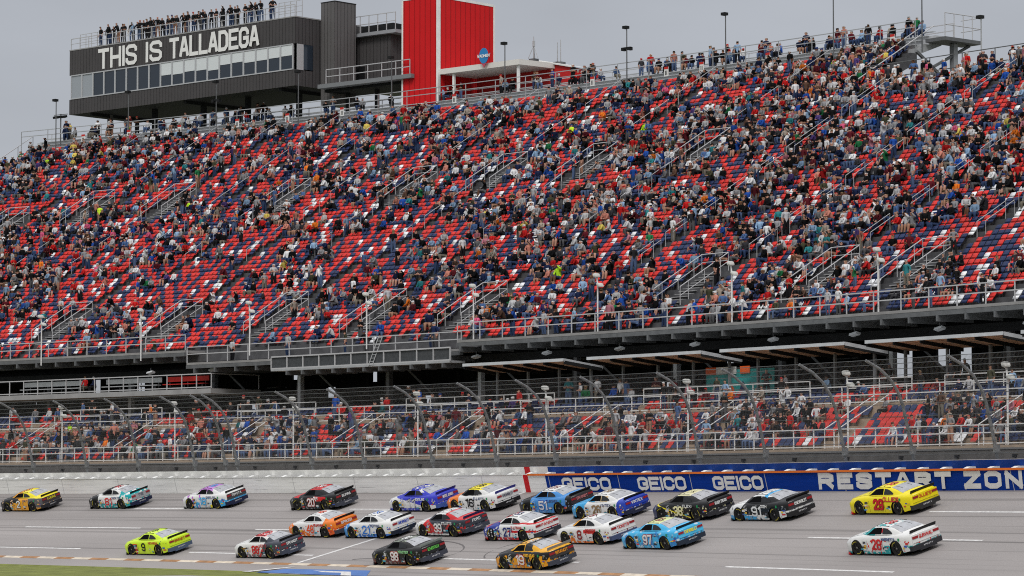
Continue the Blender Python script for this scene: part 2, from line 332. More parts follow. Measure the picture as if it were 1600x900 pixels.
# ------------------------------------------------------------------ track wall
def wall_mat(name, c, tube=True):
    m = mat(name, c, .6, 0, 0, 1, .1); t = m.node_tree; b = t.nodes['Principled BSDF']; n = t.nodes.new; l = t.links.new
    tcn = n('ShaderNodeTexCoord'); sp = n('ShaderNodeSeparateXYZ'); l(tcn.outputs['Object'], sp.inputs[0])
    mu = n('ShaderNodeMath'); mu.operation = 'MULTIPLY'; mu.inputs[1].default_value = 1 / .2; l(sp.outputs[2], mu.inputs[0])
    fr = n('ShaderNodeMath'); fr.operation = 'FRACT'; l(mu.outputs[0], fr.inputs[0])
    cr = n('ShaderNodeValToRGB'); cr.color_ramp.elements[0].color = (.84, .84, .84, 1); cr.color_ramp.elements[1].position = .16; cr.color_ramp.elements[1].color = (1, 1, 1, 1); l(fr.outputs[0], cr.inputs[0])
    n1 = n('ShaderNodeTexNoise'); n1.inputs['Scale'].default_value = .5; n1.inputs['Detail'].default_value = 7; mpp = n('ShaderNodeMapping'); mpp.inputs['Scale'].default_value = (.6, .6, 6); l(tcn.outputs['Object'], mpp.inputs[0]); l(mpp.outputs[0], n1.inputs[0])
    r = n('ShaderNodeMapRange'); r.inputs[1].default_value = .3; r.inputs[2].default_value = .72; r.inputs[3].default_value = 1.05; r.inputs[4].default_value = .86; l(n1.outputs[0], r.inputs[0])
    n2 = n('ShaderNodeTexNoise'); n2.inputs['Scale'].default_value = 1.3; n2.inputs['Detail'].default_value = 3; mp2 = n('ShaderNodeMapping'); mp2.inputs['Scale'].default_value = (.35, .35, 9); l(tcn.outputs['Object'], mp2.inputs[0]); l(mp2.outputs[0], n2.inputs[0])
    r2 = n('ShaderNodeMapRange'); r2.inputs[1].default_value = .60; r2.inputs[2].default_value = .72; r2.inputs[3].default_value = 1.0; r2.inputs[4].default_value = .62; l(n2.outputs[0], r2.inputs[0])
    m2 = n('ShaderNodeMath'); m2.operation = 'MULTIPLY'; l(r.outputs[0], m2.inputs[0]); l(r2.outputs[0], m2.inputs[1])
    mm = n('ShaderNodeMath'); mm.operation = 'MULTIPLY'; l(cr.outputs[0], mm.inputs[0]); l(m2.outputs[0], mm.inputs[1])
    s_ = n('ShaderNodeVectorMath'); s_.operation = 'SCALE'; s_.inputs[0].default_value = c; l(mm.outputs[0], s_.inputs[3]); l(s_.outputs[0], b.inputs['Base Color'])
    return m
WALLW = wall_mat('barrier_white', (.88, .87, .85)); WALLB = wall_mat('barrier_blue', (.0012, .034, .27)); REDP = mat('barrier_red', (.55, .01, .015), .55); ORG = mat('rail_orange', (.85, .2, .03), .5, 0, .15, .6)
LET = mat('letter_offwhite', (.74, .73, .71), .6, 0, .06, 2)
B0, B1 = -45, 150; SB = 32.4
def LEAN(prof): return [(n - .27 * (z - .42), z) for n, z in prof]
sb = thing('crash_barrier', P(20, 0, .45), 0, 'low white and blue padded track wall with orange top rail beside the cars', 'barrier')
def wprof(o=0.0): return [(-.0 - o, .42), (-.0 - o, 1.40), (.12, 1.40), (.12, .42)]
MB().sweep(LEAN(wprof()), SB, B1, 2).build('white_section', WALLW, sb)
MB().sweep(LEAN(wprof()), B0, SB, 2).build('blue_section', WALLB, sb)
MB().sweep(LEAN([(-.006, .43), (-.006, 1.395), (0.0, 1.395), (0.0, .43)]), SB, 33.9, 2).build('white_block', WALLW, sb)
MB().sweep(LEAN([(-.014, .43), (-.014, 1.41), (.11, 1.41), (.11, .43)]), 33.95, 34.38, 2).build('red_stripe', REDP, sb)
MB().sweep(LEAN([(-.07, 1.36), (-.07, 1.46), (.10, 1.46), (.10, 1.405), (-.012, 1.405), (-.012, 1.36)]), B0, 33.9, 2).build('top_rail', ORG, sb)
MB().sweep(LEAN([(-.03, 1.402), (-.03, 1.43), (.13, 1.43), (.13, 1.402)]), 34.46, B1, 2).build('top_cap', WPAINT, sb)
br = None
s_ = -8.0
while s_ < 100:                                   # slanted pads bridging to the concrete wall
    bb = MB(); pr = [(.14, 1.3), (.14, 1.44), (.45, 1.55), (.74, 1.56), (.74, 1.3)]; bb.sweep(LEAN(pr), s_, s_ + .30, 1); bb.build('bridge_pad', WPAINT, sb); s_ += 1.68
for q in [-4.5 + 6.1 * i for i in range(18)]: MB().quadbox(P(q, -.004 - .13, .9), tdir(q) * .018, ndir(q) * .006, ndir(q) * -.127 + Vector((0, 0, .47))).build('panel_joint', mat('joint_grey', (.48, .48, .48), .7), sb)
CW = thing('track_wall', P(20, .9, .45), 0, 'tall concrete wall behind the padded barrier, white then blue along the top', 'wall')
MB().sweep(LEAN([(.76, .42), (.76, 1.85), (1.1, 1.85), (1.1, .42)]), 33.0, B1, 2).build('white_section', mat('wall_white', (.82, .81, .79), .7, 0, .1, .8), CW)
MB().sweep(LEAN([(.76, .42), (.76, 1.85), (1.1, 1.85), (1.1, .42)]), B0, 33.0, 2).build('blue_section', mat('wall_blue', (.003, .045, .27), .6, 0, .15, .8), CW)
MB().sweep(LEAN([(.752, 1.4), (.752, 1.856), (1.102, 1.856), (1.102, 1.4)]), 34.6, 35.1, 2).build('red_stripe', REDP, CW)
MB().sweep(LEAN([(.755, 1.852), (.755, 1.875), (1.104, 1.875), (1.104, 1.852)]), B0, 34.55, 2).build('wall_cap', mat('cap_white', (.6, .62, .66), .6), CW)
def wallmap(s_left): return lambda u, v, d: P(s_left - u, -.008 - d - .27 * (.115 + v), .535 + v)
def walltext(t, sl, sr, h, th, slant, step=.0012, gap=None):
    lettering('lettering', t, wallmap(sl), sl - sr, h, th, LET, sb, slant, step, 0, gap)
for a, c in ((31.0, 26.7), (24.4, 20.3), (18.1, 14.0)): walltext('GEICO', a, c, .70, .175, 0, gap=1.5)
walltext('RESTART', 9.75, -.2, .80, .24, .2, gap=2.2); walltext('ZONE', -1.05, -6.6, .80, .24, .2, gap=2.2)

# dark mesh-fronted kerb wall and walkway behind the fence
kw = thing('walkway_wall', P(20, 3, 1.6), 0, 'low dark grey walkway wall behind the curved fence posts', 'wall')
MB().sweep([(2.9, 1.3), (3.3, 2.38), (3.5, 2.38), (3.5, 1.3)], B0, B1, 3).build('wall_face', mat('dark_kerb', (.075, .07, .066), .8, 0, .25, 1.5), kw)
MB().sweep([(3.25, 2.385), (3.25, 2.47), (3.55, 2.47), (3.55, 2.385)], B0, B1, 3).build('coping', mat('kerb_coping', (.17, .17, .17), .7), kw)
for i in range(26):
    MB().abox(-5 + i * 4.1, 3.12, 2.0, .12, .3, .16).build('drain_hole', BLACK, kw)

# ------------------------------------------------------------------ catch fence
cf = thing('catch_fence', P(20, 1.3, 1.85), 0, 'tall wire catch fence with posts curving over the track', 'fence')
FP = [(1.3, 1.5), (1.12, 2.3), (.85, 3.4), (.55, 4.5), (.25, 5.15), (-.2, 5.72), (-.85, 6.2), (-1.66, 6.56)]
posts = [97, 91.5, 85.9, 80.0, 74.4, 68.4, 65.2, 64.0, 56.4, 51.2, 44.6, 38.6, 33.2, 27.4, 20.8, 15.4, 9.2, 4.1, -1.9, -7.6, -13.4]
for ps in posts:
    MB().tube([P(ps, n, z) for n, z in FP], [.09, .09, .085, .08, .078, .075, .07, .068], 8).abox(ps, 1.15, 2.2, .26, .2, .35).abox(ps, .72, 3.95, .2, .2, .12).build('fence_post', mat('post_steel', (.24, .245, .25), .5, .3, .15, 3), cf, smooth=False)
for t in np.linspace(.12, 1, 12):                 # cables
    k = t * (len(FP) - 1); i = min(int(k), len(FP) - 2); f = k - i; n = FP[i][0] * (1 - f) + FP[i + 1][0] * f - .1; z = FP[i][1] * (1 - f) + FP[i + 1][1] * f
    MB().arcrail(-30, 120, n, z, .013, 3).build('fence_cable', DSTEEL, cf)
mm = bpy.data.materials.new('chain_link'); mm.use_nodes = True; t = mm.node_tree; b_ = t.nodes['Principled BSDF']; b_.inputs['Base Color'].default_value = (.17, .17, .175, 1); b_.inputs['Roughness'].default_value = .5
n_ = t.nodes.new; l_ = t.links.new; uvn = n_('ShaderNodeUVMap'); uvn.uv_map = 'UVMap'; sp = n_('ShaderNodeSeparateXYZ'); l_(uvn.outputs[0], sp.inputs[0])
def diag(op):
    a = n_('ShaderNodeMath'); a.operation = op; l_(sp.outputs[0], a.inputs[0]); l_(sp.outputs[1], a.inputs[1])
    b2 = n_('ShaderNodeMath'); b2.operation = 'MULTIPLY'; b2.inputs[1].default_value = 1 / .09; l_(a.outputs[0], b2.inputs[0])
    c2 = n_('ShaderNodeMath'); c2.operation = 'FRACT'; l_(b2.outputs[0], c2.inputs[0]); d2 = n_('ShaderNodeMath'); d2.operation = 'LESS_THAN'; d2.inputs[1].default_value = .085; l_(c2.outputs[0], d2.inputs[0]); return d2.outputs[0]
mxm = n_('ShaderNodeMath'); mxm.operation = 'MAXIMUM'; l_(diag('ADD'), mxm.inputs[0]); l_(diag('SUBTRACT'), mxm.inputs[1])
tr = n_('ShaderNodeBsdfTransparent'); ms = n_('ShaderNodeMixShader'); l_(mxm.outputs[0], ms.inputs[0]); l_(tr.outputs[0], ms.inputs[1]); l_(b_.outputs[0], ms.inputs[2]); l_(ms.outputs[0], t.nodes['Material Output'].inputs[0])
CHAIN = mm
wire = sheet('wire_mesh', [(n - .09, z) for n, z in FP], -30, 120, 3, CHAIN, None); wire.parent = cf; wire.matrix_parent_inverse = wm(cf).inverted()

# ------------------------------------------------------------------ railing helper: posts and rails along the oval
def railing(parent, s0, s1, n, z, h=1.05, rails=(1.0, .52), step=2.4, m=RAIL, r=.03, name='railing'):
    b = MB()
    for q in rails: b.arcrail(s0, s1, n, z + h * q, r)
    k = max(1, round(abs(s1 - s0) / step))
    for i in range(k + 1):
        q = s0 + (s1 - s0) * i / k; b.abox(q, n, z, r * 1.7, r * 1.7, h - r)
    return b.build(name, m, parent)

# ------------------------------------------------------------------ lower grandstand
ls = thing('lower_grandstand', P(30, 8, 2.6), 0, 'low trackside grandstand of five seat rows and boxes behind the fence', 'grandstand')
LN, LZ, LT, LR = 6.0, 2.66, .75, .40             # first row: nose n, floor z, tread, rise
prof = [(3.55, 1.9), (3.55, 2.6), (LN - .3, 2.6)]
for r in range(5): prof += [(LN - .3 + r * LT, LZ + r * LR), (LN - .3 + (r + 1) * LT, LZ + r * LR)]
prof += [(LN - .3 + 5 * LT, 5.08), (12.3, 5.08), (12.3, 5.6), (16.5, 5.6), (16.5, 1.9)]
MB().sweep(prof, -30, 135, 3).build('terrace', TAN, ls)
railing(ls, -28, 112, 3.9, 2.6, .98, (1, .62, .1), 1.6, RAILW, .028)
railing(ls, -28, 112, 9.75, 5.08, .95, (1, .5, .1), 2.5, RAILW, .028)
for a, c in ((-8, 3), (8, 14.5), (17, 22), (25, 39), (47, 61), (70, 78), (86, 97)): railing(ls, a, c, 12.4, 5.6, .95, (1, .5), 2.2, RAILW, .028)
LA = [-18.4, -6.8, 4.6, 16.2, 27.5, 38.5, 50.0, 60.4, 71.5, 83, 94.5]
for q in LA:                                      # aisle handrails between the blocks
    for dx in (-.55, .55):
        pts = [P(q + dx, LN + r * LT, LZ + r * LR + .95) for r in (0.2, 4.7)]
        MB().tube([P(q + dx, LN + .2 * LT, LZ)] + pts + [P(q + dx, LN + 4.7 * LT, LZ + 4.2 * LR)], .028, 6).build('aisle_handrail', RAILW, ls)

SEATS = []; PEOPLE = []      # filled by every terrace, turned into objects at the end
AISLE_W = .62
# ------------------------------------------------------------------ upper grandstand
us = thing('upper_grandstand', P(60, 30, 15), 0, 'vast steep upper grandstand with red and navy seats under the press building', 'grandstand')
UN, UZ, UT, UR, NR = 15.6, 10.35, .667, .383, 61
SL_, SR_ = 142.8, 54.6                            # the tall block ends here; to its right only 49 rows
def un(r): return UN + r * UT
def uz(r): return UZ + r * UR
def tiers(r0, r1, s0, s1, name, m=TIER):
    pr = []
    for r in range(r0, r1): pr += [(un(r) - .2, uz(r)), (un(r + 1) - .2, uz(r))]
    pr += [(un(r1) - .2, uz(r1 - 1) - .7), (un(r0) - .2, uz(r0) - .5)]
    return MB().sweep(pr, s0, s1, 3).build(name, m, us)
tiers(0, 49, -30, SL_, 'seating_tiers'); tiers(49, 58, SR_, SL_, 'seating_tiers')
tiers(58, 62, SR_, SL_, 'bench_tiers', ALU)
MB().sweep([(un(62) - .2, uz(61)), (un(62) + 1.2, uz(61)), (un(62) + 1.2, uz(61) - .3), (un(62) - .2, uz(61) - .3)], SR_, SL_, 3).build('top_walkway', ALU, us)
railing(us, SR_, SL_, un(62) + 1.1, uz(61), 1.05, (1, .5), 2.5, RAIL, .03)
railing(us, SR_, SL_, un(58) - .35, uz(57), 2.4, (1, .8), 2.9, STEEL, .03)
railing(us, -25, SR_ - .4, un(49), uz(48), 1.9, (1, .5), 2.6, DSTEEL, .03)
for r in range(58, 62): MB().sweep([(un(r) + .2, uz(r) + .36), (un(r) + .2, uz(r) + .41), (un(r) + .5, uz(r) + .41), (un(r) + .5, uz(r) + .36)], SR_ + .5, SL_ - .5, 3).build('bench', ALU, us)
# end of the tall block: sloping handrails and an exit platform
for n_off in (-.25, .9):
    MB().tube([P(SR_ + n_off, un(48), uz(48) + 1.0), P(SR_ + n_off, un(60), uz(60) + 1.0)], .04).build('end_handrail', RAIL, us)
MB().tube([P(SL_ + .1, un(0), uz(0) + 1.0), P(SL_ + .1, un(60), uz(60) + 1.0)], .04).build('end_handrail', RAIL, us)
for r in range(0, 61, 3): MB().tube([P(SL_ + .1, un(r), uz(r) - .5), P(SL_ + .1, un(r), uz(r) + 1.0)], .03).build('end_rail_post', DSTEEL, us)
pf = thing('exit_platform', P(SR_, un(61), uz(60)), 0, 'steel exit platform with mesh rails at the top corner of the tall stand', 'platform')
MB().sweep([(un(59), uz(60) - .28), (un(59), uz(60) - .02), (un(61) + 2.6, uz(60) - .02), (un(61) + 2.6, uz(60) - .28)], SR_ - 1.7, SR_ - .05, 1).build('deck', DSTEEL, pf)
b = MB()
for n in np.linspace(un(59), un(61) + 2.6, 5): b.tube([P(SR_ - 1.68, n, uz(60)), P(SR_ - 1.68, n, uz(60) + 1.7)], .035)
for z in (1.7, .85): b.tube([P(SR_ - 1.68, un(59), uz(60) + z), P(SR_ - 1.68, un(61) + 2.6, uz(60) + z), P(SR_, un(61) + 2.6, uz(60) + z)], .035)
b.build('railing', RAIL, pf)
MB().abox(SR_ - .9, un(61) + .6, uz(48) - 4, .42, .42, uz(60) - uz(48) + 3.7).build('column', mat('platform_steel', (.3, .31, .32), .5), pf)
for a, c in (((un(61) + 2.3, uz(60) - .3), (un(61) - 2.5, uz(60) - 2.6)), ((un(61) + .6, uz(60) - 3.6), (un(61) - 3.4, uz(60) - 1.2))):
    MB().tube([P(SR_ - .9, *a), P(SR_ - .9, *c)], .13, 4).build('brace', DSTEEL, pf)

# deck in front of row 0: three levels as in the stand
DECKS = [(-30, 57.4, 13.5, 10.22), (57.6, 85.3, 14.0, 9.72), (85.5, SL_, 14.0, 10.62)]
for a, c, n, z in DECKS:
    MB().sweep([(n, z), (n, z - .16), (UN + .3, z - .16), (UN + .3, z)], a, c, 2.5).build('deck', mat('deck_concrete', (.26, .255, .25), .8, 0, .15, 1), us)
    MB().sweep([(n - .05, z - .42), (n - .05, z - .18), (n + .2, z - .18), (n + .2, z - .42)], a, c, 2.5).build('deck_beam', DSTEEL, us)
    railing(us, a, c, n + .05, z, 1.1, (1, .55), 2.15, RAIL, .032)
    b = MB(); q = a + 1
    while q < c: b.quadbox(P(q, n + 1.2, z - .58), tdir(q) * .07, ndir(q) * 1.3, (0, 0, .16)); q += 2.15
    b.build('deck_bracket', DSTEEL, us)
# underside, columns and bracing
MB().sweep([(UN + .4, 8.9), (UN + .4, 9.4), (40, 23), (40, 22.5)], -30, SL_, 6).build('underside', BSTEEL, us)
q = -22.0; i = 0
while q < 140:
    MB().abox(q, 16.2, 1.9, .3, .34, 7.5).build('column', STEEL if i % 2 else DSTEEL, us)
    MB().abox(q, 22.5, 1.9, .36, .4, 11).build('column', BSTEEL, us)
    MB().tube([P(q + .4, 16.4, 9.3), P(q + 4.4, 19.5, 4.5)], .09, 4).build('brace', DSTEEL, us)
    MB().tube([P(q + 8.2, 16.4, 9.3), P(q + 4.6, 19.5, 4.5)], .09, 4).build('brace', DSTEEL, us)
    MB().tube([P(q, 16.2, 9.2), P(q, 24, 13.2)], .14, 4).build('rafter', BSTEEL, us)
    q += 8.9; i += 1
# dark backdrop added for the shade under the stand, with daylight gaps
bw = thing('concourse_backdrop', P(60, 27, 2), 0, 'dark backdrop standing in for shade under the stand, with gaps of daylight', 'wall')
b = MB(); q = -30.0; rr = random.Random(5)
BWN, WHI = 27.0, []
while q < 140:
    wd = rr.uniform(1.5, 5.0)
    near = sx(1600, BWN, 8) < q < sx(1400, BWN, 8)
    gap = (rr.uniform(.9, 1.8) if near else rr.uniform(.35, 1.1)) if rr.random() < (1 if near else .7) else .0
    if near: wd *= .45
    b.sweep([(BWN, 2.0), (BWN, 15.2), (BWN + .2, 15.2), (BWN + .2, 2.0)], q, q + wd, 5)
    if gap:                                       # backdrop below and above an opening
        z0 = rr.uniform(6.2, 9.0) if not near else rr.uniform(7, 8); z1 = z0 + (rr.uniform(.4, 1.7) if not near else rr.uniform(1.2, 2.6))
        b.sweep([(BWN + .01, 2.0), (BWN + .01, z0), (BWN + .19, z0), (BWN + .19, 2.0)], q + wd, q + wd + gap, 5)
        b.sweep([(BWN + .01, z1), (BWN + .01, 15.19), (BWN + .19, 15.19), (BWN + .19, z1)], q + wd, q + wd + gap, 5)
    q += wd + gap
b.build('backdrop_panels', mat('concourse_shade', (.02, .021, .022), .9, 0, .2, 1), bw)
b = MB()
for i in range(36):
    q = rr.uniform(-6, 105); z = rr.uniform(5.5, 9.5); b.quadbox(P(q, 24, z), tdir(q) * rr.uniform(.5, 1.8), ndir(q) * .05, (0, 0, rr.uniform(.04, .09)))
b.build('duct', DSTEEL, bw)

# handrails down the aisles of the upper stand
UA = [4.2, 13.5, 23, 32, 41.4, 51.5, 61.6, 71.6, 80.3, 88.4, 95.5, 102, 108, 114.3, 121, 129.2, 137.8]
LOWA = [4.2, 13.5, 23, 32, 41.4, 51.5, 61.9, 71.7, 82, 93.3, 105.9, 118, 129]
VOM = [(24.5, 9), (31.8, 9), (61.5, 39), (71.7, 39), (80.3, 39), (88.5, 38), (101.3, 38), (114.6, 40), (123.4, 40), (131, 37), (43.4, 10), (93.3, 9), (105.9, 10), (82.3, 9), (71.7, 8), (62, 8)]
def ok_row(q, r): return r < 49 or q > SR_ + .5
AISR = mat('aisle_rail_grey', (.46, .46, .47), .5, .2)
hr = 0
for q in UA:
    r = 12 if q < 60 else 21
    while r < 56:
        ln = 3.4 if q < 40 else (6.5 if r > 30 else 2.6)
        if ok_row(q, r + ln) and r + ln < 58 and not any(abs(q - a) < 3 and vr - 7 < r < vr + 1 for a, vr in VOM):
            b = MB(); d = .33
            for dx in ((-d, d) if q < 60 else (d,)):
                b.tube([P(q + dx, un(r) - .1, uz(r)), P(q + dx, un(r) - .1, uz(r) + .92), P(q + dx, un(r + ln) - .1, uz(r + ln) + .92), P(q + dx, un(r + ln) - .1, uz(r + ln - .5))], .023, 5)
            if hr < 96: b.build('aisle_handrail', AISR, us)
            hr += 1
        r += ln + (1.6 if q < 60 else 1.9)
# stair openings in the seating: side rails, steps, a dark doorway
for q, r in VOM:
    v = MB(); wd = 1.15; n0, n1 = un(r - 6), un(r); z0, z1 = uz(r - 6), uz(r)
    for dx in (-wd, wd):
        v.tube([P(q + dx, n0, z0), P(q + dx, n0, z0 + 1.15), P(q + dx, n1, z1 + 1.15), P(q + dx, n1, z1)], .032, 5)
        if abs(dx) > wd - .1:
            v.tube([P(q + dx, n0, z0 + .6), P(q + dx, n1, z1 + .6)], .024, 5)
            for k in (1, 3, 5): v.tube([P(q + dx, un(r - k), uz(r - k)), P(q + dx, un(r - k), uz(r - k) + 1.15)], .024, 4)
    v.tube([P(q - wd, n1, z1 + 1.15), P(q + wd, n1, z1 + 1.15)], .032, 5); v.tube([P(q - wd, n1, z1 + .65), P(q + wd, n1, z1 + .65)], .024, 5)
    v.build('stair_railing', RAIL, us)
    v = MB()
    for k in range(12):
        rk = r - 6 + k * .5; v.abox(q, un(rk) + .1, uz(rk) + .02, 1.5, .3, .05)
    v.build('stair_steps', mat('steel_steps', (.33, .33, .33), .6, .2, .2, 3), us)

# lower front stairs' landings (grey steel) on the left
def free(q, r):
    if r < 18:
        if any(abs(q - a) < AISLE_W for a in LOWA): return False
    elif any(abs(q - a) < AISLE_W * .8 for a in UA): return False
    if any(abs(q - a) < 1.6 and vr - 6 <= r <= vr for a, vr in VOM): return False
    return True
DG = [  # share of seats taken, read off the photograph per 100 x 50 px cell (rows y=50..550)
 [6, 6, 6, 6, 6, 6, 6, 6, 7, 7, 7, 7, 8, 8, 9, 8], [6, 6, 6, 6, 6, 6, 6, 6, 7, 7, 5, 6, 7, 8, 9, 7], [8, 8, 7, 6, 6, 6, 6, 6, 6, 5, 5, 6, 7, 8, 7, 6],
 [8, 8, 7, 5, 3.5, 3, 3, 3, 3, 4.5, 6, 7, 7, 6, 5.5, 6], [8.5, 6, 5, 3.5, 2.5, 3, 3.5, 4, 4.5, 7, 6, 7, 5, 5, 6, 6], [6, 6, 5, 3, 2.5, 3, 3.5, 5, 5, 6.5, 7, 7, 5, 5, 6, 5],
 [5.5, 5, 4, 3, 2, 1.5, 2, 2, 5, 7, 7, 6, 5.5, 6, 6, 5], [5, 3, 2.5, 2, 1.5, 1.5, 2, 3, 5, 7.5, 6, 5.5, 5, 5, 5, 4.5], [2.5, 3, 3, 2.5, 3, 3, 4, 3.5, 6, 7, 7, 6, 6, 6, 6, 6], [2, 2.5, 3, 2.5, 3, 3, 3, 3, 6, 7, 7, 6, 6, 6, 6, 6]]
def dens(px, py):
    fx, fy = min(max(px / 100 - .5, 0), 14.999), min(max((py - 50) / 50 - .5, 0), 8.999); i, j = int(fy), int(fx); a, b = fy - i, fx - j
    return ((DG[i][j] * (1 - b) + DG[i][j + 1] * b) * (1 - a) + (DG[i + 1][j] * (1 - b) + DG[i + 1][j + 1] * b) * a) / 10
SHIRT = [('black', (.007, .007, .008), 34), ('charcoal', (.035, .035, .04), 10), ('grey', (.22, .22, .23), 11), ('white', (.66, .66, .67), 17), ('pale grey', (.42, .42, .44), 7), ('navy', (.012, .02, .06), 12), ('royal blue', (.02, .08, .36), 3.5), ('light blue', (.25, .38, .55), 5),
         ('red', (.45, .015, .015), 6), ('maroon', (.10, .012, .018), 5), ('olive', (.06, .06, .035), 2.5), ('tan', (.34, .29, .24), 2.5), ('teal', (.03, .2, .22), 1.2), ('orange', (.7, .17, .02), 1.1), ('green', (.02, .16, .06), 1.0), ('pink', (.6, .10, .2), .9), ('salmon', (.5, .2, .15), 2.4), ('dusty rose', (.42, .16, .2), 2), ('denim blue', (.07, .13, .28), 5), ('brown', (.09, .05, .035), 3), ('purple', (.08, .05, .18), 1.0), ('yellow', (.7, .55, .12), .6), ('neon yellow', (.55, .9, .04), .4)]
PANT = [((.03, .05, .11), 30), ((.012, .012, .014), 25), ((.08, .12, .22), 15), ((.17, .15, .12), 9), ((.09, .09, .095), 12), ((.34, .19, .13), 7)]
HAIR = [((.02, .012, .008), 22), ((.07, .04, .02), 18), ((.16, .11, .06), 8), ((.35, .35, .35), 8), ((.55, .55, .55), 15), ((.015, .015, .018), 14), ((.4, .02, .02), 6), ((.02, .04, .14), 6)]
SKIN = [((.44, .24, .175), 72), ((.34, .18, .12), 16), ((.13, .065, .04), 12)]
def pick(t, r=random): return r.choices(t, weights=[x[-1] for x in t])[0]
def person(s, n, z, pose, where, shirt=None, pant=None, dy=0.0, force=False, sc=None):
    sh = next(x for x in SHIRT if x[0] == shirt) if shirt else pick(SHIRT)
    PEOPLE.append(dict(s=s, n=n, z=z, pose=pose, where=where, shirt=sh, pant=pant or pick(PANT)[0], hair=pick(HAIR)[0], skin=pick(SKIN)[0], yaw=random.gauss(0, .35) + dy, sc=sc or random.gauss(.95, .06), force=force, p=P(s, n, z)))
_last = ['red']
def seatcol(rnd):
    if rnd.random() < .07: return 'white'
    c = _last[0] if rnd.random() < (.46 if _last[0] == 'red' else .33) else ('navy' if _last[0] == 'red' else 'red')
    _last[0] = c; return c
rs = random.Random(3)
CG = rng.random((40, 90))
def clump(q, r):
    x, y = (q + 30) / 2.6, r / 2.2; i, j = int(y), int(x); a, b = y - i, x - j; v = (CG[i, j] * (1 - b) + CG[i, j + 1] * b) * (1 - a) + (CG[i + 1, j] * (1 - b) + CG[i + 1, j + 1] * b) * a
    return max(.12, 1 + (v - .5) * 3.0)
SEATP = .5
for r in range(0, 58):
    n, z = un(r), uz(r); dq = SEATP * R / (R + n)
    q = -28.0 if r < 49 else SR_ + .8
    run = 0; occ = False
    while q < SL_ - .6:
        x, y = proj(P(q, n, z + .6))
        if -200 < x < 2100 and y > -60 and free(q, r) and not (r == 0 and 57 < q < 100 and rs.random() < .8) and not (r <= 1 and q > 60 and rs.random() < .3):
            if run <= 0:
                d = 1 - (1 - min(.92, dens(x, y))) ** (1 / 1.72); d = min(.88, max(.015, d * clump(q, r))); lo = 1.35 if d < .4 else 2.0
                if occ: run = max(1, round(rs.expovariate(1 / (lo * (1 - d) / d)) + .5)); occ = False
                else: run = max(1, round(rs.expovariate(1 / lo) + .5)); occ = True
            run -= 1
            SEATS.append((q, n + .22, z, seatcol(rs), 'upper', r))
            if occ:
                st = rs.random() < .045
                person(q + rs.uniform(-.06, .06), n + (.0 if st else .12), z, rs.choice((3, 4, 3, 5)) if st else rs.choice((0, 0, 0, 1, 1, 2, 6)), 'upper', dy=rs.choice((0, 0, .3, -.4)))
        q += dq
# people standing in aisles, on the deck and along the top
for _ in range(150):
    q = rs.choice(UA) + rs.uniform(-.3, .3); r = rs.randrange(3, 53)
    if ok_row(q, r): person(q, un(r), uz(r), rs.choice((3, 4)), 'upper', dy=rs.choice((0, 3.1, 1.5)))
q = 2.0
while q < 138:
    q += rs.expovariate(1 / (2.4 if q < 57 else 4.5))
    dk = next((d for d in DECKS if d[0] <= q < d[1]), None)
    if dk: person(q, dk[2] + .55, dk[3], rs.choice((3, 4, 7)), 'deck', dy=rs.choice((0, 0, 2.8)))
q = SR_ + .5
while q < 140:
    q += rs.expovariate(1 / (.6 if not (100 < q < 112) else 1.2))
    if q < 140 and not (95 < q < 98): person(q, un(61) + rs.uniform(-.1, .4), uz(61), rs.choice((3, 4, 0, 0, 0, 0)), 'top', dy=rs.choice((0, 0, 1.0)))
q = -14.0
while q < SR_ - 1:
    q += rs.expovariate(1 / .7)
    person(q, un(48) + .2, uz(48), rs.choice((3, 4, 3)), 'top')
# lower stand seats and people
for r in range(5):
    n, z = LN + r * LT, LZ + r * LR; dq = SEATP * R / (R + n); q = -24.0; run = 0; occ = False
    while q < 106:
        if not any(abs(q - a) < .62 for a in LA) and not (r == 0 and rs.random() < .1):
            if run <= 0:
                d = .50 + .16 * math.sin(q * .19 + r) ; occ = rs.random() < d; run = rs.choice((1, 2, 2, 3, 4))
            run -= 1
            SEATS.append((q, n + .26, z, seatcol(rs), 'lower', r))
            if occ:
                st = rs.random() < .13
                person(q, n + (-.05 if st else .14), z, rs.choice((3, 4, 5)) if st else rs.choice((0, 0, 0, 1, 1, 2, 6)), 'lower%d' % r)
        q += dq
for zz, nn, nm, dn in ((5.08, 10.5, 'box', .55), (5.6, 13.1, 'back', .4)):
    q = -8.0
    while q < 106:
        q += .52
        if rs.random() < .85: SEATS.append((q, nn + .3, zz, 'red' if (int(q / 5.3) % 3 == 0) else 'navy', nm, 9))
        if rs.random() < dn * (.55 + .45 * math.sin(q * .33 + nn)): person(q, nn + .1, zz, rs.choice((0, 0, 1, 3, 4)), nm)

def fit(px, py, n):                               # (s, z) of what the photograph shows at this pixel, at depth n
    z = 0.0
    for _ in range(14):
        s = sx(px, n, z); p = P(s, n, z); z += (proj(p)[1] - py) * p[1] / F
    return s, z
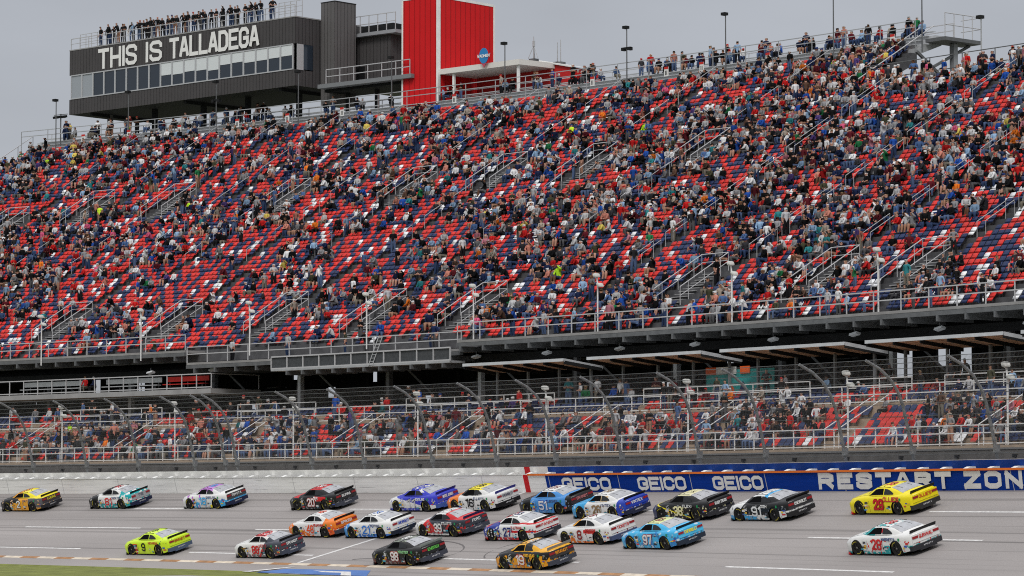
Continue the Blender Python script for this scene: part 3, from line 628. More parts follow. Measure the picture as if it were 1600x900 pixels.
# ------------------------------------------------------------------ concourse level: mezzanine, catwalk, canopies
mz = thing('mezzanine', P(92, 14, 7.8), 0, 'steel mezzanine balcony with bench seats in the dark gap on the left', 'balcony')
MB().sweep([(13.9, 7.5), (13.9, 7.85), (18.5, 7.85), (18.5, 7.5)], 82.6, 128, 3).build('floor', mat('mezz_floor', (.3, .3, .3), .7, 0, .15, 1), mz)
railing(mz, 82.6, 128, 13.95, 7.85, 1.05, (1, .1), 1.55, RAIL, .035)
b = MB(); b.tube([P(82.7, 14, 8.9), P(82.7, 18.4, 8.9)], .035); b.tube([P(82.7, 18.4, 7.9), P(82.7, 18.4, 8.9)], .035); b.build('end_rail', RAIL, mz)
for (a, c, m, l) in ((104.6, 97.9, ALU, 'long pale metal bench at the left end of the mezzanine'), (95.6, 89.6, ALU, 'long pale metal bench in the middle of the mezzanine'), (89.0, 84.6, RED, 'red bench at the right end of the mezzanine')):
    t = thing('bench', P((a + c) / 2, 15.2, 7.85), 0, l, 'bench')
    MB().sweep([(15.0, 8.27), (15.0, 8.33), (15.4, 8.33), (15.4, 8.27)], c, a, 2).build('seat', m, t)
    MB().sweep([(15.45, 8.5), (15.45, 8.85), (15.5, 8.85), (15.5, 8.5)], c, a, 2).build('backrest', m, t)
    k = c + .4
    while k < a: MB().abox(k, 15.2, 7.85, .06, .06, .42).abox(k, 15.53, 7.85, .05, .05, .8).build('leg', DSTEEL, t); k += 1.9
for q in (97.2, 96.2): person(q, 14.9, 7.85, 0, 'mezzanine', force=True, dy=0)
cw = thing('catwalk', P(66, 13, 9), 0, 'mesh-sided steel catwalk slung below the deck edge beside a ladder', 'catwalk')
MB().sweep([(12.9, 8.78), (12.9, 8.92), (14.2, 8.92), (14.2, 8.78)], 57.4, 75.2, 2).build('floor', STEEL, cw)
railing(cw, 57.4, 75.2, 12.95, 8.9, .85, (1, .06), 1.55, RAIL, .045)
MB().sweep([(13.0, 8.95), (13.0, 9.7), (13.02, 9.7), (13.02, 8.95)], 57.4, 75.2, 2).build('mesh_panel', mat('mesh_dark', (.07, .075, .08), .7, .3, .2, 6), cw)
b = MB(); q = 58.0
while q < 75: b.quadbox(P(q, 13.9, 8.62), tdir(q) * .07, ndir(q) * 1.1, (0, 0, .14)); q += 1.55
b.build('bracket', DSTEEL, cw)
ld = thing('ladder', P(60.6, 13.2, 8.9), 0, 'leaning aluminium ladder between the catwalk and the deck above', 'ladder')
la, lb = fit(575, 573, 12.85), fit(592, 525, 13.2)
for d in (0, .38): MB().tube([P(la[0] - d, 12.85, la[1]), P(lb[0] - d, 13.2, lb[1])], .035, 5).build('ladder_rail', ALU, ld)
for k in range(9):
    f = (k + .5) / 9; q = la[0] + (lb[0] - la[0]) * f; z = la[1] + (lb[1] - la[1]) * f
    MB().tube([P(q, 12.85 + .35 * f, z), P(q - .38, 12.85 + .35 * f, z)], .022, 4).build('rung', ALU, ld)
WOOD = mat('canopy_lining', (.62, .40, .28), .6, 0, .3, 1.6); FASC = mat('canopy_fascia', (.62, .64, .66), .4, .3, .1, 2)  # brown lining, its colour raised to stand in for light shining through
for i, (a, c) in enumerate(((45.1, 54.5), (33.0, 43.0), (21.2, 31.4), (9.2, 19.6), (-2.6, 7.9))):
    t = thing('canopy', P((a + c) / 2, 13, 8.3), 0, ('brown-lined flat roof canopy, ' + ('leftmost of the row', 'second of the row from the left', 'third of the row, over the turquoise hoarding', 'fourth of the row from the left', 'last of the row, at the picture edge')[i]), 'canopy', 'canopies over the trackside boxes')
    MB().sweep([(11.5, 8.46), (11.5, 8.54), (14.6, 8.16), (14.6, 8.08)], a, c, 2).build('roof', FASC, t)
    MB().sweep([(11.46, 8.38), (11.46, 8.56), (11.49, 8.56), (11.49, 8.38)], a, c, 2).build('fascia', FASC, t)
    MB().poly([P(a - .02, 11.5, 8.36), P(a - .02, 14.6, 7.98), P(a - .02, 14.6, 8.18), P(a - .02, 11.5, 8.56)]).build('end_trim', FASC, t)
    for j in range(10):
        s0_ = a + (c - a) * (j + .06) / 10; s1_ = a + (c - a) * (j + .94) / 10
        for n0, n1 in ((11.7, 12.9), (13.1, 14.5)): MB().sweep([(n0, 8.425 - (n0 - 11.5) * .12), (n0, 8.44 - (n0 - 11.5) * .12), (n1, 8.44 - (n1 - 11.5) * .12), (n1, 8.425 - (n1 - 11.5) * .12)], s0_, s1_, 2).build('lining_panel', WOOD, t)
    for j in range(6):
        q = a + (c - a) * (j + .02) / 5 * .99; MB().quadbox(P(q, 13.05, 8.15), tdir(q) * .06, ndir(q) * 1.5 + Vector((0, 0, -.18)), (0, 0, .1)).build('beam', BSTEEL, t)
    for j in range(4):
        q = a + .4 + (c - a - .8) * j / 3; MB().abox(q, 14.0, 5.6, .14, .14, 2.5).build('column', mat('post_grey', (.2, .21, .22), .5), t)
# turquoise hoarding with an orange and white header behind the boxes
hb = fit(1104, 640, 14.3)[0], fit(1210, 640, 14.3)[0]
ho = thing('hoarding', P(sum(hb) / 2, 14.3, 5.6), 0, 'turquoise printed hoarding with orange and white header under the third canopy', 'hoarding')
MB().sweep([(14.3, 5.6), (14.3, 7.55), (14.36, 7.55), (14.36, 5.6)], hb[1], hb[0], 1).build('panel', mat('turquoise_print', (.03, .33, .32), .5, 0, .3, 1.5), ho)
for a, c, m in ((hb[0] - .05, hb[0] - .9, mat('header_orange', (.75, .12, .02), .5)), (hb[0] - .95, hb[0] - 2.6, WPAINT), (hb[0] - 2.95, hb[0] - 3.75, MATS['header_orange'])):
    MB().sweep([(14.2, 7.3), (14.2, 7.72), (14.25, 7.72), (14.25, 7.3)], c, a, 1).build('header', m, ho)
for dx, w_, h_, m in ((.9, .45, 1.3, WPAINT), (2.0, .5, 1.1, MATS['header_orange']), (3.1, .35, 1.2, NAVY), (4.4, .5, .9, MATS['canopy_lining'])):
    b = MB(); q = hb[0] - dx; b.poly([P(q + w_, 14.285, 5.7), P(q - w_, 14.285, 5.7), P(q - w_ * .7, 14.285, 5.7 + h_ * .7), P(q, 14.285, 5.7 + h_), P(q + w_ * .8, 14.285, 5.7 + h_ * .6)]); b.build('print', m, ho)

# ------------------------------------------------------------------ loudspeakers on poles
COVER = mat('white_cover', (.55, .55, .52), .8, 0, .12, 6)
def speaker_pole(q, n, z0, h, label, big=.58):
    t = thing('loudspeaker_pole', P(q, n, z0), yaw(q), label, 'loudspeaker pole', 'loudspeaker poles in front of the stands')
    MB().tube([(0, 0, 0), (0, 0, h * .85), (-.06, 0, h * .97), (-.3, 0, h)], .05, 7).build('pole', RAILW, t, local=True)
    for (x, z, r) in ((-.05, h + .05, .1), (.28, h - .55, -.2)):
        b = MB(); b.quadbox((x, -.05, z), (.28 * big * math.cos(r), 0, .28 * big * math.sin(r) * .4), (0, .2, 0), (-.05, 0, .22 * big))
        o = b.build('loudspeaker', COVER, t, local=True); md = o.modifiers.new('round', 'BEVEL'); md.width = .09; md.segments = 2
for i, q in enumerate((86.8, 74.6, 62.3, 50.0, 38.0, 25.6, 12.7, .9)):
    speaker_pole(q, 4.25, 2.5, 3.85, 'tall pole with covered white loudspeakers by the walkway rail, %s from the left' % ORD[i])
for i, q in enumerate((100.8, 89.9, 78.4, 66.5, 56.1, 44.6, 32.9, 21.0)):
    speaker_pole(q, 13.75, 10.0, 3.6, 'pole with covered white loudspeakers on the upper deck edge, %s from the left' % ORD[i])
for i in range(14):                               # lamps hung below the deck
    q = 4 + i * 6.6; t = thing('floodlight', P(q, 14.6, 9.2), yaw(q), 'small white floodlight hung under the upper deck, %s from the right' % ORD[i], 'floodlight', 'floodlights under the deck')
    MB().tube([(0, 0, 0), (0, 0, .3)], .03).build('bracket', DSTEEL, t, local=True)
    MB().quadbox((0, 0, -.02), (.3, 0, .05), (0, .16, -.04), (0, .02, .06)).build('lamp_housing', mat('lamp_white', (.6, .62, .64), .4), t, local=True)

# ------------------------------------------------------------------ press building
GREY = ribbed('dark_ribbed_cladding', (.072, .068, .069), .42, .03); GREYL = ribbed('grey_ribbed_cladding', (.125, .12, .12), .42, .03)
FRAMEM = mat('window_frame', (.5, .51, .52), .4, .3)
PS = 126.85; PX, PZ = 15.5, 36.3
pb = thing('press_building', P(PS, 55.4, PZ), yaw(PS) - .09, 'long dark grey press building with white words and a row of windows', 'building')
def L_(name, m, fn, parent=None):
    b = MB(); fn(b); return b.build(name, m, parent or pb, local=True)
L_('lower_wall', GREY, lambda b: b.box(-PX, PX, 0, .2, 0, 1.42).box(PX - .2, PX, .2, 8.5, 0, 1.42).box(-PX, -PX + .2, .2, 8.5, 0, 1.42))
L_('upper_wall', GREY, lambda b: b.box(-PX, PX, 0, .2, 3.72, 6.05).box(PX - .2, PX, .2, 8.5, 3.72, 6.05).box(-PX, -PX + .2, .2, 8.5, 3.72, 6.05).box(PX - .2, PX, 2.2, 8.5, 1.42, 3.72))
L_('rear_wall', GREY, lambda b: b.box(-PX + .2, PX - .2, 8.3, 8.5, 0, 6.05).box(-3, PX - .2, 5, 5.1, 1.42, 3.7))
L_('floor', BSTEEL, lambda b: b.box(-PX + .2, PX - .2, .2, 8.3, -.02, .3))
L_('roof', mat('roof_grey', (.3, .3, .3), .7), lambda b: b.box(-PX - .03, PX + .03, -.03, 8.53, 6.05, 6.15))
nw = 19; ww = (2 * PX - .5) / nw; BL = mat('blind_white', (.66, .70, .71), .7)
for i in range(nw):
    x0 = -PX + .25 + i * ww; x1 = x0 + ww
    f = L_('window', FRAMEM, lambda b: b.box(x0, x0 + .09, -.05, .12, 1.42, 3.72).box(x1 - .09, x1, -.05, .12, 1.42, 3.72).box(x0 + .09, x1 - .09, -.05, .12, 1.42, 1.52).box(x0 + .09, x1 - .09, -.05, .12, 3.62, 3.72))
    L_('pane', GLASS if i > 1 else mat('sky_pale_pane', (.32, .35, .38), .1), lambda b: b.box(x0 + .09, x1 - .09, .02, .05, 1.52, 3.62), f)  # leftmost panes: opaque pale grey stands in for the sky behind
    if i >= 8:
        zb = (2.5, 2.45, 2.55, 2.5, 2.35, 2.7, 2.75, 2.6, 2.62, 2.66, 2.7)[i - 8]
        L_('blind', BL, lambda b: b.box(x0 + .1, x1 - .1, -.01, .015, zb, 3.61), f)
L_('side_window', GLASS, lambda b: b.box(PX + .002, PX + .03, 1.0, 2.1, 1.5, 3.7)); L_('side_window_frame', FRAMEM, lambda b: b.box(PX + .002, PX + .05, .2, .98, 1.42, 3.7))
for i, x in enumerate((-12.6, -6.2, .6, 6.6, 13.3)): L_('column', BSTEEL if i else GREYL, lambda b: b.box(x - .2, x + .2, 2.4, 2.8, -3.4, -.02))
for i, x in enumerate((-12.6, 0.6, 13.3)): L_('soffit_beam', BSTEEL, lambda b: b.box(x - .15, x + .15, .3, 8, -.3, -.02))
def pbmap(x0, z0): return lambda u, v, d: wm(pb) @ Vector((x0 + u, -.03 - d, z0 + v))
for txt, x0, x1 in (('THIS', -11.3, -5.7), ('IS', -4.5, -2.2), ('TALLADEGA', -1.2, 11.0)):
    lettering('lettering', txt, pbmap(x0, 3.92), x1 - x0, 1.9, .35, mat('sign_white', (.80, .80, .78), .5), pb, 0, .003)
b = MB(); b.box(-PX + .1, PX - .1, .05, .1, 7.15, 7.22).box(-PX + .1, PX - .1, .05, .1, 6.68, 6.72)
for i in range(25): x = -PX + .12 + i * (2 * PX - .24) / 24; b.box(x - .03, x + .03, .05, .11, 6.15, 7.15)
b.build('roof_railing', RAIL, pb, local=True)
for x0, x1 in ((-PX + .3, -PX + 3.6), (PX - 3.2, PX - .2)):   # meshed guard frames at both roof ends
    b = MB()
    for x in np.linspace(x0, x1, 5): b.box(x - .025, x + .025, 1.0, 1.05, 6.15, 7.7)
    for z in (6.7, 7.2, 7.7): b.box(x0, x1, 1.0, 1.05, z - .02, z + .02)
    b.build('guard_frame', RAIL, pb, local=True)
L_('antenna', RAILW, lambda b: b.tube([(-8.8, 1.5, 6.15), (-8.8, 1.5, 8.7)], .03).tube([(-8.8, 1.5, 7.2), (-8.8, 1.5, 7.6)], .12)); L_('antenna', RAILW, lambda b: b.tube([(-11.2, 1.5, 6.15), (-11.2, 1.5, 7.6)], .12)); L_('antenna', RAILW, lambda b: b.tube([(3.2, 2.5, 6.15), (3.2, 2.5, 8.3)], [.14, .05]))
M_ = wm(pb)
CREW = (55, 105, 140, 168, 208, 243, 256, 290, 332, 365, 380, 412, 446, 462, 476, 508, 535, 563, 576, 600, 628, 641, 680, 703, 750, 762, 782, 816, 826, 848, 885, 899, 933, 963, 1008, 1054, 1068, 1097, 1134, 1146, 1178, 1223, 1268, 1282, 1322, 1336, 1362, 1410, 1448)
for i, cx_ in enumerate(CREW):                     # the roof crew in black, in loose knots
    q = -11.4 + 23.6 * (cx_ - 55) / (1448 - 55)
    wp = M_ @ Vector((q, .36 + .5 * ((i * 7) % 5) / 5 * (i % 2), 6.15)); r_ = math.hypot(wp.x - CX, wp.y - CY); s__ = (math.atan2(wp.y - CY, wp.x - CX) - A0) * R
    person(s__, r_ - R, wp.z - ZC, (3, 7, 4, 7, 3, 5, 7)[(i * 5) % 7], 'roof', shirt='black' if i != 8 else 'light blue', pant=(.012, .012, .014), force=True, sc=1.06 + .08 * math.sin(i * 3.7), dy=.9 * math.sin(i * 2.9))
# stair tower, link deck and balcony beside it
st = thing('stair_tower', P(111, 58, 35), 0, 'tall narrow grey ribbed stair tower at the end of the press building', 'tower')
st.location = M_ @ Vector((PX + .02, 3.1, -.3)); st.rotation_euler = pb.rotation_euler
L_('shaft', GREYL, lambda b: b.box(0, 1.75, 0, 2.6, -1.2, 7.9), st); L_('cap', BSTEEL, lambda b: b.box(-.03, 1.78, -.03, 2.63, 7.9, 7.97), st)
lk = thing('link_deck', P(107, 57, 36.3), 0, 'grey steel deck with rails between stair tower and red tower', 'walkway')
MB().sweep([(55.6, 36.0), (55.6, 36.35), (60.5, 36.35), (60.5, 36.0)], 102.6, 112.2, 2).build('deck', mat('deck_steel', (.2, .21, .22), .5), lk)
railing(lk, 102.8, 111.4, 55.7, 36.35, 1.25, (1, .5), 1.35, RAIL, .035)
for q in (103.5, 108, 111): MB().abox(q, 58, 33.5, .3, .3, 2.5).build('column', BSTEEL, lk)
MB().sweep([(56.5, 35.75), (56.5, 35.98), (60, 35.98), (60, 35.75)], 102.6, 112.2, 2).build('beam', BSTEEL, lk)
an = thing('grey_annex', P(109, 61, 36.4), 0, 'small dark grey ribbed annex with roof balcony behind the link deck', 'building')
sA, zA = fit(556, 60, 60.8); sB_, _ = fit(611, 60, 60.8)
an.location = P((sA + sB_) / 2, 60.8, 36.35); an.rotation_euler = (0, 0, yaw((sA + sB_) / 2)); hw = (sA - sB_) / 2 * (R + 60) / R; hh = zA - 36.35
L_('wall', GREY, lambda b: b.box(-hw, hw, 0, 5, 0, hh), an); L_('doorway', BLACK, lambda b: b.box(-hw + .2, -hw + 1.1, -.03, -.005, 0, 2.1), an)
L_('balcony', mat('balcony_steel', (.3, .31, .33), .5), lambda b: b.box(-hw - .1, hw + 1.0, -.5, 4.8, hh, hh + .3), an)
L_('equipment', BSTEEL, lambda b: b.box(-hw + .2, hw - .3, .6, 3.2, hh + .3, hh + 1.1), an)
b = MB()
for z in (.75, 1.5): b.box(-hw - .1, hw + 1.0, -.5, -.45, hh + .3 + z - .03, hh + .3 + z + .03)
for x in np.linspace(-hw - .1, hw + .95, 6): b.box(x - .03, x + .03, -.5, -.44, hh + .3, hh + 1.8)
b.build('balcony_railing', RAIL, an, local=True)
# red tower
REDC = ribbed('red_ribbed_cladding', (.60, .014, .017), .62, .02, rough=.5, var=.05)
s1_, _ = fit(628, 120, 56); s2_, _ = fit(684, 120, 56)
rt = thing('red_tower', P((s1_ + s2_) / 2, 56, 33.6), yaw((s1_ + s2_) / 2), 'tall bright red tower with white corner trim above the stand', 'tower')
tw = (s1_ - s2_) / 2 * (R + 56) / R; th = 42.75 - 33.6; td = 7.2
L_('wall', REDC, lambda b: b.box(-tw, tw, 0, td, 0, th), rt)
L_('corner_trim', WPAINT, lambda b: b.box(tw - .16, tw + .03, -.03, .30, .02, th + .03), rt); L_('corner_trim', WPAINT, lambda b: b.box(-tw - .03, -tw + .14, -.03, .14, .02, th + .03), rt)
L_('corner_trim', WPAINT, lambda b: b.box(tw - .14, tw + .03, td - .18, td + .03, .02, th + .03), rt); L_('roof_trim', WPAINT, lambda b: b.box(-tw + .15, tw - .17, -.03, td - .2, th, th + .12).box(tw - .15, tw + .03, .3, td - .2, th - .1, th + .12), rt)
# hospitality canopy and low red building
hc = thing('hospitality_roof', P(97, 56, 36.5), 0, 'white flat canopy roof spreading from the foot of the red tower', 'canopy')
sc0, zc0 = fit(690, 106, 56.2); sc1, zc1 = fit(811, 92, 56.2)
MB().sweep([(56.2, zc1 - .45), (56.2, zc1), (61.0, zc1 + .1), (61.0, zc1 - .35)], sc1, sc0 + .2, 1.5).build('roof', mat('canopy_white', (.70, .68, .64), .6), hc)
for q in (sc0 - 1.0, sc1 + .3): MB().abox(q, 56.5, 33.6, .2, .2, zc1 - .45 - 33.6).build('column', WPAINT, hc)
rb = thing('red_hut', P(92, 61, 34), 0, 'low red building with white sloping roof edge behind the canopy', 'building')
sh0, zh0 = fit(845, 97, 60.6); sh1, zh1 = fit(897, 106, 60.6)
b = MB(); b.poly([P(sc0, 60.6, 33.6), P(sh1, 60.6, 33.6), P(sh1, 60.6, zh1), P(sh0, 60.6, zh0), P(sc0, 60.6, zh0)]); b.poly([P(sc0, 64, 33.6), P(sh1, 64, 33.6), P(sh1, 64, zh1), P(sh0, 64, zh0), P(sc0, 64, zh0)]); b.poly([P(sh1, 60.6, 33.6), P(sh1, 64, 33.6), P(sh1, 64, zh1), P(sh1, 60.6, zh1)])
b.build('wall', mat('red_wall', (.5, .02, .02), .6), rb)
b = MB(); b.poly([P(sh1 - .1, 60.4, zh1), P(sh1 - .1, 64.1, zh1), P(sh0, 64.1, zh0), P(sh0, 60.4, zh0)]); b.poly([P(sh1 - .1, 60.4, zh1), P(sh0, 60.4, zh0), P(sh0, 60.4, zh0 + .13), P(sh1 - .1, 60.4, zh1 + .13)]); b.poly([P(sh1 - .1, 60.4, zh1 + .13), P(sh1 - .1, 64.1, zh1 + .13), P(sh0, 64.1, zh0 + .13), P(sh0, 60.4, zh0 + .13)]); b.build('roof', WPAINT, rb)
sg, zg = fit(757, 88, 56.0)
sn = thing('logo_sign', P(sg, 55.95, zg), yaw(sg) , 'pink triangle and blue disc sign on the white canopy edge', 'sign')
L_('triangle', mat('sign_pink', (.5, .08, .12), .5), lambda b: b.poly([(-.95, -.04, .25), (.95, -.04, .25), (0, -.04, -1.15)]).poly([(-.95, 0, .25), (.95, 0, .25), (0, 0, -1.15)]), sn)
L_('disc', mat('sign_blue', (.03, .22, .50), .5), lambda b: b.poly([(.62 * math.cos(t), -.06, .62 * math.sin(t) * 1.25 + .05) for t in np.linspace(0, 2 * math.pi, 28, endpoint=False)]), sn)
Ms = wm(sn); sn_ = 0; lettering('lettering', 'WADMEN', lambda u, v, d: Ms @ Vector((-.85 + u, -.08 - d, -.12 + v)), 1.7, .3, .07, MATS['sign_white'], sn, 0, .002); sn.scale = (.85, .85, .85)

# ------------------------------------------------------------------ light poles, masts, placards along the top
PL = [(78, 157), (191, 144), (328, 128), (456, 112), (601.5, 90), (778, 68), (968, 43), (1122, 22), (1290, -5), (1428, -12)]
WHERE = ['at the far left end of the stand', 'under the words THIS', 'under the word TALLADEGA', 'below the right end of the press windows', 'beside the left edge of the red tower', 'beside the pink and blue logo sign', 'with a second lamp pair halfway up', 'against the open sky, in the middle of the right half', 'rising past the top edge above the crowd', 'next to the exit platform']
for (px, py), wtxt in zip(PL, WHERE):
    q, z = fit(px, py, 53); t = thing('light_pole', P(q, un(58) - .45, uz(57)), yaw(q), 'slim dark floodlight pole ' + wtxt, 'light pole', 'floodlight poles along the top of the stand')
    h = z - uz(57); MB().tube([(0, 0, 0), (0, 0, h)], [.06, .045], 7).build('pole', DSTEEL, t, local=True)
    MB().box(-.32, .1, -.2, .2, h, h + .22).build('lamp_head', BSTEEL, t, local=True)
    if px in (968, 328): MB().box(-.45, .45, -.1, .1, h - 1.6, h - 1.48).box(-.45, -.2, -.2, .2, h - 1.75, h - 1.5).box(.2, .45, -.2, .2, h - 1.75, h - 1.5).build('lamp_pair', BSTEEL, t, local=True)
q, z = fit(1541, 30, 49); t = thing('light_pole', P(q, un(49) + .2, uz(48)), yaw(q), 'slim floodlight pole standing alone right of the exit platform', 'light pole', 'floodlight poles along the top of the stand')
h = z - uz(48); MB().tube([(0, 0, 0), (0, 0, h)], [.06, .045], 7).build('pole', STEEL, t, local=True); MB().box(-.3, .12, -.2, .2, h, h + .22).build('lamp_head', BSTEEL, t, local=True)
q, z = fit(95, 183, 55); t = thing('lamp_rack', P(q, 55, uz(57)), yaw(q), 'dark cross-shaped rack of spotlights at the left end of the top tier', 'lamp rack')
MB().tube([(0, 0, 0), (0, 0, z - uz(57) + .3)], .06).build('pole', DSTEEL, t, local=True)
hh = z - uz(57); MB().box(-.85, .85, -.04, .04, hh + .2, hh + .26).build('crossbar', DSTEEL, t, local=True)
for x in (-.7, -.45, -.2, .2, .45, .7): MB().quadbox((x, -.1, hh), (.09, 0, 0), (0, .14, .05), (0, -.03, .1)).build('spotlight', BSTEEL, t, local=True)
for (px, y0, y1, n, lab, wd) in ((834, 57, 92, 62, 'small lattice radio mast with splayed legs behind the canopy', .5), (871, 66, 97, 63, 'thin whip aerial, left one of the pair by the red hut', 0), (876, 62, 97, 63, 'thin whip aerial, right one of the pair by the red hut', 0)):
    q, z1_ = fit(px, y0, n); _, z0_ = fit(px, y1, n); t = thing('radio_mast' if wd else 'aerial', P(q, n, z0_), yaw(q), lab, 'aerial')
    b = MB(); h = z1_ - z0_; b.tube([(0, 0, 0), (0, 0, h)], [.07 if wd else .05, .03])
    if wd:
        for k in range(3): a_ = 2.1 * k; b.tube([(wd * math.cos(a_), wd * math.sin(a_), 0), (0, 0, h * .6)], .03)
        b.tube([(0, 0, h * .55), (0, 0, h * .8)], .12)
    b.build('mast', STEEL, t, local=True)
    MB().box(-.3, .3, -.3, .3, -1.5, 0).build('footing', DSTEEL, t, local=True)
for i, px in enumerate((112, 183, 262, 352, 430, 515, 690, 905, 1020, 1075, 1178, 1372)):
    q = sx(px, 52.2, 34.5); t = thing('aisle_sign', P(q, un(58) - .55, uz(57)), yaw(q), 'white aisle placard with red heading on the top rail, %s from the left' % ORD[i], 'sign', 'aisle placards on the top rail')
    L_('board', WPAINT, lambda b: b.box(-.22, .22, -.02, .02, .85, 1.6), t); L_('heading', RED, lambda b: b.box(-.22, .22, -.026, -.021, 1.42, 1.6), t); L_('figure', BLACK, lambda b: b.box(-.1, -.03, -.026, -.021, .95, 1.3).box(.03, .1, -.026, -.021, .95, 1.3), t)

# ------------------------------------------------------------------ people
# skeletons in metres, facing local -y; every point: x, y, z, radius
def skel(pose):
    seated = pose in (0, 1, 2, 6)
    V, E, lab = [], [], []
    def v(x, y, z, r): V.append((x, y, z, r)); return len(V) - 1
    def e(a, b, l): E.append((a, b)); lab.append(l)
    hz = .50 if seated else .95
    lean = {0: -.04, 1: -.26, 2: .0, 3: 0, 4: .02, 5: -.06, 6: .06, 7: -.2}[pose]
    pel = v(0, .0, hz, .135); wai = v(0, lean * .3, hz + .18, .125); che = v(0, lean * .75, hz + .37, .145); shb = v(0, lean, hz + .49, .10)
    nk = v(0, lean - .01, hz + .57, .055); hd = v(0, lean - .045, hz + .67, .092); tp = v(0, lean - .035, hz + .765, .085)
    e(pel, wai, 'shirt'); e(wai, che, 'shirt'); e(che, shb, 'shirt'); e(shb, nk, 'skin'); e(nk, hd, 'head'); e(hd, tp, 'head')
    if pose in (0, 3, 5): br = v(0, lean - .17, hz + .73, .03); e(tp, br, 'hair')
    for sgn in (-1, 1):
        hip = v(.10 * sgn, 0, hz - .04, .10); e(pel, hip, 'pants')
        if seated:
            kn = v(.14 * sgn, -.44, hz + .02, .075); an = v(.15 * sgn, -.42 - (.1 if pose == 2 else 0), .09, .05); ft = v(.16 * sgn, -.60, .05, .045)
        else:
            kn = v(.12 * sgn, -.02, .50, .075); an = v((.13 if pose != 4 else .17) * sgn, .02, .09, .05); ft = v(.15 * sgn, -.15, .045, .045)
        e(hip, kn, 'pants'); e(kn, an, 'leg'); e(an, ft, 'shoe')
        sh = v(.19 * sgn, lean, hz + .47, .07); e(shb, sh, 'shirt')
        if pose in (0, 6): el = v(.25 * sgn, lean - .08, hz + .22, .05); ha = v(.12 * sgn, lean - .30, hz + .12, .035)
        elif pose == 1: el = v(.22 * sgn, lean - .14, hz + .22, .05); ha = v(.07 * sgn, lean - .28, hz + .2, .035)
        elif pose == 2: (el, ha) = (v(.27 * sgn, lean - .12, hz + .25, .05), v(.13 * sgn, lean - .28, hz + .14, .035)) if sgn < 0 else (v(.30, lean - .12, hz + .52, .05), v(.12, lean - .22, hz + .72, .035))
        elif pose == 3: el = v(.26 * sgn, lean + .03, hz + .20, .05); ha = v(.25 * sgn, lean - .06, hz - .06, .035)
        elif pose == 4: el = v(.30 * sgn, lean - .02, hz + .22, .05); ha = v(.10 * sgn, lean - .20, hz + .24, .035)
        elif pose == 7: el = v(.25 * sgn, lean - .12, hz + .24, .05); ha = v(.18 * sgn, lean - .34, hz + .13, .035)
        else: (el, ha) = (v(.26 * sgn, lean, hz + .22, .05), v(.24 * sgn, lean - .1, hz, .035)) if sgn < 0 else (v(.27, lean - .1, hz + .5, .05), v(.16, lean - .2, hz + .75, .035))
        e(sh, el, 'shirt'); e(el, ha, 'fore')
        if pose not in (0, 6): fi = v(V[ha][0], V[ha][1] - .06, V[ha][2] - .02, .028); e(ha, fi, 'skin')
    return V, E, lab
def body_mesh(pose, hi):
    V, E, lab = skel(pose)
    me = bpy.data.meshes.new('body'); bm = bmesh.new(); ly = bm.verts.layers.skin.verify(); vs = [bm.verts.new(p[:3]) for p in V]
    for a, b in E: bm.edges.new((vs[a], vs[b]))
    for i, x in enumerate(vs): x[ly].radius = (V[i][3], V[i][3]); x[ly].use_root = (i == 0)
    bm.to_mesh(me); bm.free(); o = bpy.data.objects.new('tmp', me); COL.objects.link(o)
    o.modifiers.new('s', 'SKIN')
    if hi: sd = o.modifiers.new('d', 'SUBSURF'); sd.levels = 1; sd.render_levels = 1
    dg = bpy.context.evaluated_depsgraph_get(); m2 = bpy.data.meshes.new_from_object(o.evaluated_get(dg)); bpy.data.objects.remove(o)
    bm = bmesh.new(); bm.from_mesh(m2); bmesh.ops.triangulate(bm, faces=bm.faces); bm.to_mesh(m2); bm.free()
    seg = [(Vector(V[a][:3]), Vector(V[b][:3]), l) for (a, b), l in zip(E, lab)]
    hd = Vector(V[5][:3]); out_ = []
    for f in m2.polygons:
        c = f.center; best = None
        for a, b, l in seg:
            t = max(0, min(1, (c - a).dot(b - a) / max((b - a).length_squared, 1e-9))); d = (c - (a + (b - a) * t)).length
            if best is None or d < best[0]: best = (d, l)
        l = best[1]
        if l == 'head': l = 'hair' if (c.z > hd.z + .035 or c.y > hd.y + .03) else 'skin'
        out_.append(l)
    return m2, out_
def flat_mat(name, src, rough=.8):                # colours carried by the object: shirt = object colour, others by a random pick
    m = bpy.data.materials.new(name); m.use_nodes = True; t = m.node_tree; b = t.nodes['Principled BSDF']; b.inputs['Roughness'].default_value = rough; b.inputs['Specular IOR Level'].default_value = .2
    oi = t.nodes.new('ShaderNodeObjectInfo')
    if src == 'color': t.links.new(oi.outputs['Color'], b.inputs['Base Color'])
    else:
        cr = t.nodes.new('ShaderNodeValToRGB'); cr.color_ramp.interpolation = 'CONSTANT'; els = cr.color_ramp.elements; tot = sum(x[-1] for x in src); acc = 0
        for i, x in enumerate(src):
            if i < 2: k = els[i]; k.position = acc / tot
            else: k = els.new(acc / tot)
            k.color = (*x[0], 1); acc += x[-1]
        w_ = t.nodes.new('ShaderNodeMath'); w_.operation = 'MULTIPLY'; w_.inputs[1].default_value = 7.31 + len(name); t.links.new(oi.outputs['Random'], w_.inputs[0])
        f_ = t.nodes.new('ShaderNodeMath'); f_.operation = 'FRACT'; t.links.new(w_.outputs[0], f_.inputs[0]); t.links.new(f_.outputs[0], cr.inputs[0]); t.links.new(cr.outputs[0], b.inputs['Base Color'])
    return m
MSH = flat_mat('shirt_cloth', 'color'); MPA = flat_mat('trouser_cloth', PANT); MHA = flat_mat('hair_or_cap', HAIR); MSK = flat_mat('skin', SKIN, .6); MSHOE = mat('shoe', (.05, .05, .05), .7)
POSES = [0, 1, 2, 3, 4, 5, 6, 7]; HI = {}; LO = {}
